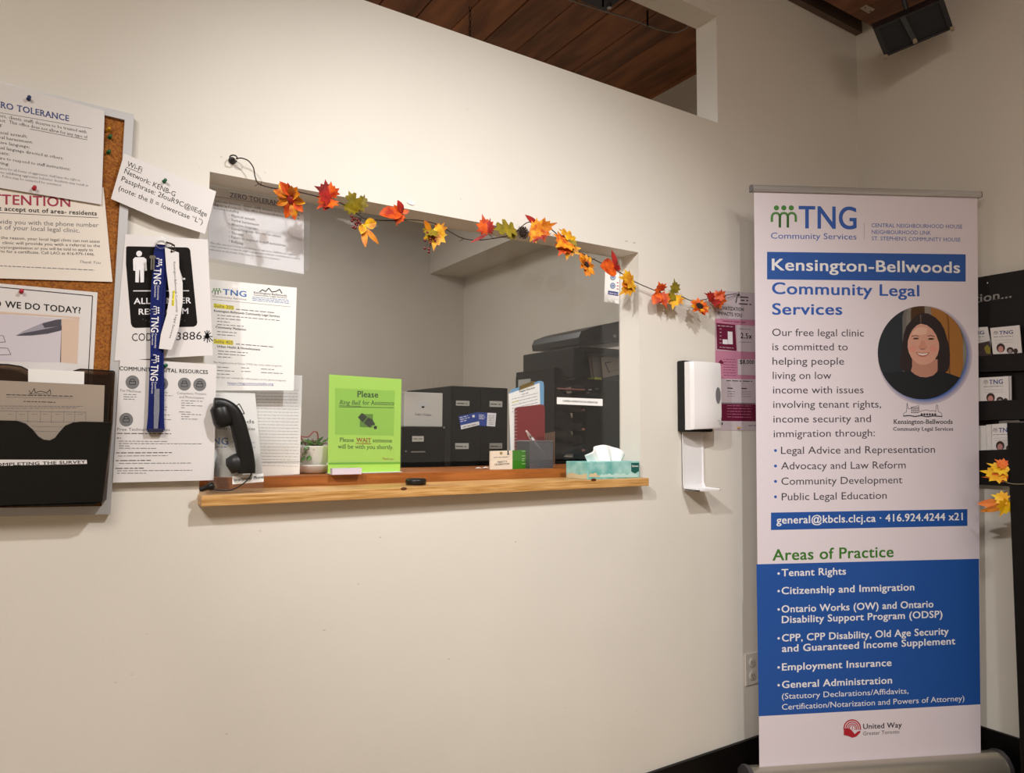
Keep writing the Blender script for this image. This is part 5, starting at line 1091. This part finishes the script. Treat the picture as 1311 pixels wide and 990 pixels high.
# united way emblem
RDE = mat('emblem_red', '#b32030', 0.5); c = (1091, 932.5)
for k, (r_, m_) in enumerate([(11.3, RDE), (9.6, BNW), (8.6, RDE), (7.2, BNW), (6.2, RDE), (5.0, BNW), (4.2, RDE), (3.2, BNW)]):
    P_.poly([(c[0]+r_*math.cos(PI+PI*j/16), c[1]+r_*math.sin(PI+PI*j/16)) for j in range(17)]+[(c[0]+r_, c[1]+2), (c[0]-r_, c[1]+2)], m_, 1+k*0.5, 'emblem')
P_.poly([(1080, 933), (1087, 932.6), (1090, 935), (1094, 940), (1098, 936.5), (1101.5, 935.5), (1101, 938), (1096, 943), (1091, 944.5), (1086, 942.5), (1080, 941)], RDE, 6, 'emblem')
P_.line((1091, 930), (1091, 934), 0.8, RDE, 6, 'emblem')
P_.text('United Way', (1105, 933.7), (1154.5, 931.4), 6.6, BI, bold=True, res=3); P_.text('Greater Toronto', (1105, 941.8), (1151.5, 939.2), 4.8, BI)
# portrait disc
def pz(x, y): return (1110+x/5.2133, 370+y/5.2133)
def PZ(l): return [pz(*p) for p in l]
cc = pz(368, 426)
for k in range(7):
    f_ = k/6; col = tuple(a*(1-f_)+b*f_ for a, b in zip(hexc('#cabfcb'), hexc('#3f68b4')))
    P_.disc((cc[0]+3.6, cc[1]+3.6), 63.5-1.2*k-3, 66-1.2*k-2.5, mat('blue_halo_%s' % 'abcdefg'[k], col, 0.5), 0.3+0.12*k, 'portrait', n=48)
rx, ry = 297/5.2133, 311/5.2133
def clipc(l):
    out = []
    for x, y in PZ(l):
        dx, dy = (x-cc[0])/rx, (y-cc[1])/ry; r_ = math.hypot(dx, dy)
        if r_ > 1: x, y = cc[0]+dx/r_*rx, cc[1]+dy/r_*ry
        out.append((x, y))
    return out
def dense(l, n=6): return [(a[0]+(b[0]-a[0])*k/n, a[1]+(b[1]-a[1])*k/n) for a, b in zip(l, l[1:]+l[:1]) for k in range(n)]
P_.disc(cc, rx, ry, mat('photo_dark_door', '#232a33', 0.5), 2, 'portrait', n=64)
def pp_(l, name, c_, lv): P_.poly(clipc(dense(l)), mat(name, c_, 0.5), lv, 'portrait')
pp_([(236, 110), (262, 110), (262, 560), (236, 560)], 'photo_grey', '#6e6a68', 2.4)
pp_([(262, 110), (292, 110), (292, 560), (262, 560)], 'photo_pale', '#7f7a76', 2.4)
pp_([(292, 100), (388, 100), (388, 400), (292, 400)], 'photo_brown', '#4a2f14', 2.4)
pp_([(384, 100), (430, 100), (430, 400), (384, 400)], 'photo_grey2', '#8a8078', 2.5)
pp_([(430, 90), (690, 90), (690, 640), (430, 640)], 'photo_orange_wood', '#a56f34', 2.5)
pp_([(536, 150), (546, 150), (556, 600), (546, 600)], 'photo_wood_dark', '#7a4a20', 2.8)
pp_([(638, 200), (700, 200), (700, 640), (642, 640)], 'photo_edge', '#8a8a80', 2.8)
HAIR = '#2a2022'
pp_([(300, 205), (330, 175), (365, 160), (410, 165), (455, 190), (490, 225), (515, 270), (530, 320), (545, 370), (553, 430), (552, 500), (540, 545), (515, 565), (490, 560), (455, 545), (300, 550), (268, 553), (235, 545), (218, 515), (217, 470), (228, 420), (236, 360), (245, 300), (262, 250)], 'photo_hair', HAIR, 3.2)
pp_([(300, 470), (470, 470), (470, 545), (440, 580), (395, 592), (350, 588), (318, 575), (292, 548), (300, 520)], 'photo_neck', '#c08a78', 3.6)
pp_([(170, 690), (60, 620), (120, 560), (230, 552), (290, 548), (320, 572), (352, 587), (395, 591), (440, 578), (478, 545), (560, 570), (640, 600), (690, 650), (500, 800), (250, 800)], 'photo_black_top', '#1a1c24', 3.9)
face = [(272, 340), (276, 300), (288, 265), (310, 242), (345, 232), (385, 236), (420, 252), (450, 285), (470, 320), (480, 360), (480, 400), (470, 440), (452, 470), (425, 495), (390, 507), (355, 507), (325, 492), (298, 465), (280, 430), (270, 390)]
pp_(face, 'photo_skin', '#dba490', 4.2)
pp_([(300, 290), (330, 262), (370, 255), (400, 262), (395, 300), (350, 310), (310, 318)], 'photo_skin_light', '#e8bba6', 4.4)
P_.disc(pz(305, 400), 4.6, 4.2, mat('photo_cheek', '#e0988a', 0.5), 4.4, 'portrait', n=20); P_.disc(pz(440, 400), 4.6, 4.2, MATS['photo_cheek'], 4.4, 'portrait', n=20)
pp_([(352, 205), (358, 232), (330, 244), (303, 272), (285, 305), (272, 345), (264, 330), (272, 280), (295, 238), (325, 212)], 'photo_hair', HAIR, 4.7)
pp_([(350, 205), (356, 232), (400, 243), (435, 270), (460, 308), (476, 352), (484, 400), (496, 380), (490, 310), (465, 250), (420, 212), (380, 200)], 'photo_hair', HAIR, 4.7)
pp_([(352, 172), (360, 172), (361, 226), (355, 228)], 'photo_parting', '#6a5450', 4.9)
for l in ([(296, 316), (320, 308), (345, 312), (345, 317), (320, 314), (298, 321)], [(402, 314), (425, 308), (450, 318), (450, 323), (425, 314), (403, 319)]): pp_(l, 'photo_brow', '#6a4a44', 4.7)
for l in ([(303, 334), (315, 327), (335, 326), (348, 333), (335, 337), (315, 338)], [(404, 336), (416, 328), (436, 328), (450, 336), (436, 340), (416, 340)]): pp_(l, 'photo_eye', '#3a2624', 4.7)
pp_([(338, 388), (350, 378), (360, 345), (382, 345), (392, 378), (404, 388), (396, 398), (370, 402), (346, 398)], 'photo_nose', '#d2947f', 4.6)
pp_([(352, 396), (370, 402), (390, 397), (385, 403), (368, 406), (355, 402)], 'photo_brow', '#6a4a44', 4.7)
pp_([(322, 424), (345, 424), (370, 428), (395, 426), (416, 424), (405, 442), (385, 452), (360, 453), (340, 444)], 'photo_lips', '#b05a55', 4.7)
pp_([(332, 428), (370, 432), (408, 429), (396, 440), (370, 445), (345, 440)], 'photo_teeth', '#efe4de', 4.9)
# skyline emblem and name under the portrait
sk = [(242, 850), (246, 830), (262, 822), (268, 760), (274, 800), (290, 800), (296, 790), (345, 780), (350, 822), (365, 815), (395, 808), (420, 815), (445, 812), (458, 820), (462, 775), (470, 775), (476, 820), (495, 828), (502, 850)]
P_.path([pz(*p) for p in sk], 0.55, BI, name='emblem'); P_.path([pz(242, 850), pz(280, 845), pz(320, 852), pz(360, 846), pz(400, 854), pz(440, 848), pz(502, 852)], 1.4, BI, name='emblem')
for k in range(4):
    for j in range(3): P_.poly([pz(296+k*13, 792+j*14), pz(304+k*13, 791+j*14), pz(304+k*13, 800+j*14), pz(296+k*13, 801+j*14)], BI, 1, 'emblem')
for k in range(6): P_.disc(pz(365+k*18, 838), 1.5, 1.5, BI, name='emblem', n=8)
P_.text('Kensington-Bellwoods', (1143.8, 542.8), (1219.5, 542.8), 5.6, BI, bold=True, serif=True, res=3); P_.text('Community Legal Services', (1143.5, 551.5), (1220.2, 551.5), 4.6, BI, bold=True, serif=True)
P_.done()

# ================================================================ BROCHURE RACK, KIOSK, LEAVES AT RIGHT
RK = mat('rack_black', '#161213', 0.35)
rx_ = 3.04
t = thing('brochure_rack', 'black wall brochure rack half hidden behind the banner', 'rack', (3.06, -0.6, 1.07))
MB().box((rx_, -1.05, 1.08), (3.078, -0.30, 1.895), 0.003).build('back_panel', RK, t)
rp = XP(rx_)
P_ = Print(t, rp); P_.text('ation...', (1238.5, 389.8), (1295.2, 380.8), 10.5, mat('silver_lettering', '#8f8c8c', 0.5), bold=True, serif=True, res=4)
P_.disc((1264.3, 362.3), 0.8, 0.9, WHITEI, n=8); P_.done()
def pocket(y_top, y_bot, xa, xb):
    pf = XP(rx_-0.035); A = [pf.hit(xa, y_top), pf.hit(xb, y_top-3.5), pf.hit(xb, y_bot-3), pf.hit(xa, y_bot)]
    b_ = MB(); b_.slab(A, (0.003, 0, 0)); b_.slab([A[3], A[2], A[2]+Vector((0.032, 0, 0)), A[3]+Vector((0.032, 0, 0))], (0, 0, 0.003)); b_.build('pocket', RK, t)
for a, b in ((455, 478), (514.5, 540), (577.5, 604)): pocket(a, b, 1236, 1330)
def brochure(label, q, off, gx0, gx1, gy0, gy1, cap, pic=True):
    pl = XP(rx_-off); o = sheet('brochure', label, 'brochure', pl, q, PAPER, th=0.004, group='brochures in the black rack')
    P_ = Print(o, pl)
    if gx1 > gx0:
        people(P_, gx0-7.2, gy0-cap, gx0-1.2, gy0, INKG); P_.text('TNG', (gx0, gy0), (gx1, gy1), cap, NAVY, bold=True, res=3)
        P_.fine((gx0-7, gy0+3), (gx1, gy1+3), 1.2, INKG); P_.fine((gx0-6, gy0+7.5), (gx1+1, gy1+7.5), 0.9, INKL); P_.fine((gx0-5, gy0+10.5), (gx1+1, gy1+10.5), 0.9, INKL)
        if pic:
            yb = gy0+24
            P_.disc((gx0+2, yb-7), 5.5, 6, mat('dark_hair_print', '#33221f', 0.6), 2, 'picture', n=14); P_.disc((gx0+2, yb-5.3), 3.4, 4.3, mat('rosy_face_print', '#c58a84', 0.6), 3, 'picture', n=14)
            P_.disc((gx0+14, yb-4), 4.5, 4, MATS['dark_hair_print'], 2, 'picture', n=14); P_.disc((gx0+14, yb-3), 2.4, 2.6, mat('grey_face_print', '#9a8a90', 0.6), 3, 'picture', n=12)
            P_.disc((gx0+21, yb-3), 3, 3.4, MATS['dark_hair_print'], 2, 'picture', n=12)
    P_.done()
brochure('front brochure in the top row of the rack, wholly visible', [(1267.7, 420.2), (1305, 416.4), (1308.1, 451.7), (1271.3, 455)], 0.030, 1279.3, 1297, 428.6, 427.4, 4.6)
brochure('brochure in the top row, cut off by the banner edge', [(1240, 420), (1264, 418.6), (1268, 437), (1268, 454), (1240, 457)], 0.020, 1241.5, 1260, 429.4, 428, 4.4, False)
brochure('brochure in the middle row of the rack', [(1251, 484), (1291, 481.8), (1292, 513.5), (1251, 515.5)], 0.030, 1266.3, 1284, 492.2, 491.5, 5.6)
brochure('white brochure edge behind the middle row brochure', [(1285, 482), (1294.5, 481.6), (1294.8, 513.4), (1286, 514)], 0.014, 0, 0, 0, 0, 1)
brochure('front brochure in the bottom row of the rack', [(1270, 543.3), (1300, 541.5), (1300, 576.5), (1270, 578)], 0.030, 1278.5, 1296, 553.8, 553, 5.6)
brochure('left brochure in the bottom row beside the banner', [(1240, 546), (1262, 545), (1263, 577), (1240, 578)], 0.026, 0, 0, 0, 0, 1)
brochure('middle brochure in the bottom row, mostly covered', [(1262.5, 544), (1269.5, 543.5), (1270, 577.5), (1263.5, 578)], 0.020, 0, 0, 0, 0, 1)
brochure('tall white brochure sticking up at the back of the bottom row', [(1279, 539), (1305, 538), (1305, 575), (1279, 577)], 0.010, 0, 0, 0, 0, 1)
# maple leaf inside top row, yellow-brown
o = sheet('flyer', 'dark flyer with a yellow leaf print low in the top row', 'flyer', XP(rx_-0.036), [(1252, 440), (1267, 436.5), (1269.5, 455), (1253, 456.5)], mat('dark_flyer', '#3a2a2c', 0.6), th=0.001)
P_ = Print(o, XP(rx_-0.036)); P_.poly([(1260, 446), (1264, 441), (1268, 446), (1268, 453), (1263, 453)], mat('dull_yellow_print', '#857a24', 0.6), 1, 'picture'); P_.done()
# black partition at the frame edge
KX = 2.84
ka = XP(KX).hit(1288.6, 540); kb = XP(KX).hit(1309, 948)
t = thing('black_cabinet', 'tall black cabinet at the photograph\'s right edge', 'cabinet', (KX+0.05, ka.y-0.25, 0))
MB().box((KX, ka.y-0.50, 0.0), (KX+0.145, ka.y, ka.z-0.004), 0.003).build('body', mat('black_laminate', '#0b0909', 0.4), t)
MB().box((KX-0.003, ka.y-0.503, ka.z-0.004), (KX+0.147, ka.y+0.001, ka.z), 0.001).build('top_edge', mat('steel_edge', '#6a6668', 0.3, metal=0.5), t)
t = thing('leaf_spray', 'yellow and orange artificial leaf spray hanging beside the black cabinet', 'leaves', XP(KX-0.02).hit(1292, 620))
kp = XP(KX-0.004)
MB().tube(smooth_path([kp.hit(*p) for p in [(1284, 616), (1293, 619), (1303, 620), (1316, 619.5)]], 4), 0.0015, 6).build('twig', mat('pale_twig', '#8a8068', 0.6), t)
BY = flower_mat('bright_yellow_leaf', '#f5d018', '#eeaa10', sc=30); BO = flower_mat('bright_orange_leaf', '#f08018', '#e8541a', sc=30); BP2 = flower_mat('pink_orange_leaf', '#f0804a', '#f0a020', sc=20)
for a, b, w_, out, m in [((1291, 609), (1254, 603), 0.7, MAPLE, BY), ((1291, 604), (1264, 593), 0.7, MAPLE, BY), ((1289, 598), (1275, 588), 0.9, MAPLE, BO), ((1289, 611), (1258, 611), 0.35, MAPLE, BO), ((1291, 610), (1279, 618), 0.8, OVAL, BO),
                         ((1291, 643), (1252, 645), 0.6, OVAL, BP2), ((1291, 646), (1254, 655), 0.5, OVAL, BP2), ((1291, 641), (1271, 633), 0.9, MAPLE, BY), ((1291, 640), (1281, 662), 0.9, MAPLE, BY)]:
    leaf_mesh(kp.hit(*a), kp.hit(*b, random.uniform(0, 0.02)), w_, out, m, t, yaw=random.uniform(-0.2, 0.2), fold=0.2, curl=0.1)
MB().tube([kp.hit(1296, 640), kp.hit(1262, 655)], 0.001, 5).build('leaf_stem', VINE, t)

# ================================================================ CORNER SPEAKER AND CEILING PLATE
n_ = (Vector((0, CAM_Y, CAM_Z))-Vector((2.85, -0.35, 2.9))).normalized()
fpn = Plane((2.85, -0.35, 2.88), n_+Vector((0.05, -0.1, -0.25)))
Q = [fpn.hit(*p) for p in [(1118, 37), (1133, 73.5), (1221, 36.5), (1208, -2)]]
back_ = Vector((0.02, 0.05, 0.09))
t = thing('ceiling_speaker', 'black slatted speaker housing hung below the wooden ceiling in the corner', 'speaker', (sum((q for q in Q), Vector())/4)+Vector((0, 0, 0.1)))
SPK = mat('charcoal_housing', '#23252c', 0.45); SPD = mat('dark_grille', '#171a22', 0.6)
ce = sum((q for q in Q), Vector())/4
inn = [ce+(q-ce)*0.86 for q in Q]
b_ = MB()
for i in range(4):
    j = (i+1) % 4; b_.slab([Q[i], Q[j], inn[j], inn[i]], -fpn.n*0.02)
b_.build('bezel', SPK, t)
b_ = MB(); b_.slab([q-fpn.n*0.012 for q in Q], -fpn.n*0.10); b_.build('housing', SPK, t)
b_ = MB(); b_.slab([q-fpn.n*0.008 for q in inn], -fpn.n*0.003); b_.build('grille', SPD, t)
m0 = Q[0]+(Q[3]-Q[0])*0.42; m1 = Q[1]+(Q[2]-Q[1])*0.47; e_ = (Q[2]-Q[1]).normalized()*0.009
MB().slab([m0-e_+fpn.n*0.004, m0+e_+fpn.n*0.004, m1+e_+fpn.n*0.004, m1-e_+fpn.n*0.004], -fpn.n*0.012).build('crossbar', mat('slate_bar', '#3a3f45', 0.4), t)
for c_ in (m1-(m1-m0)*0.12, Q[2]-(Q[2]-ce)*0.04, Q[1]-(Q[1]-ce)*0.03):
    MB().box(c_-Vector((0.006, 0.006, 0.008))+fpn.n*0.006, c_+Vector((0.006, 0.006, 0.008))+fpn.n*0.006, 0.001).build('clip', mat('beige_clip', '#a89a88', 0.5), t)
MB().tube([ce-fpn.n*0.08, Vector((ce.x, ce.y+0.05, 3.13))], 0.01, 8).build('bracket', SPK, t)
zp = Plane((0, 0, 3.129), (0, 0, -1))
t = thing('ceiling_plate', 'small white screw plate on the wooden ceiling near the corner speaker', 'plate', zp.hit(1110, 11))
MB().slab([zp.hit(*p) for p in [(1101, 10.5), (1109, 5.8), (1120, 11.5), (1112, 17)]], (0, 0, -0.002)).build('plate', mat('ivory_plate', '#b5a898', 0.5), t)
for p in ((1107.5, 9), (1114.5, 13.5)): MB().lathe([(0.003, -0.0035), (0.003, -0.002)], zp.hit(*p), 8).build('screw', BLK, t)
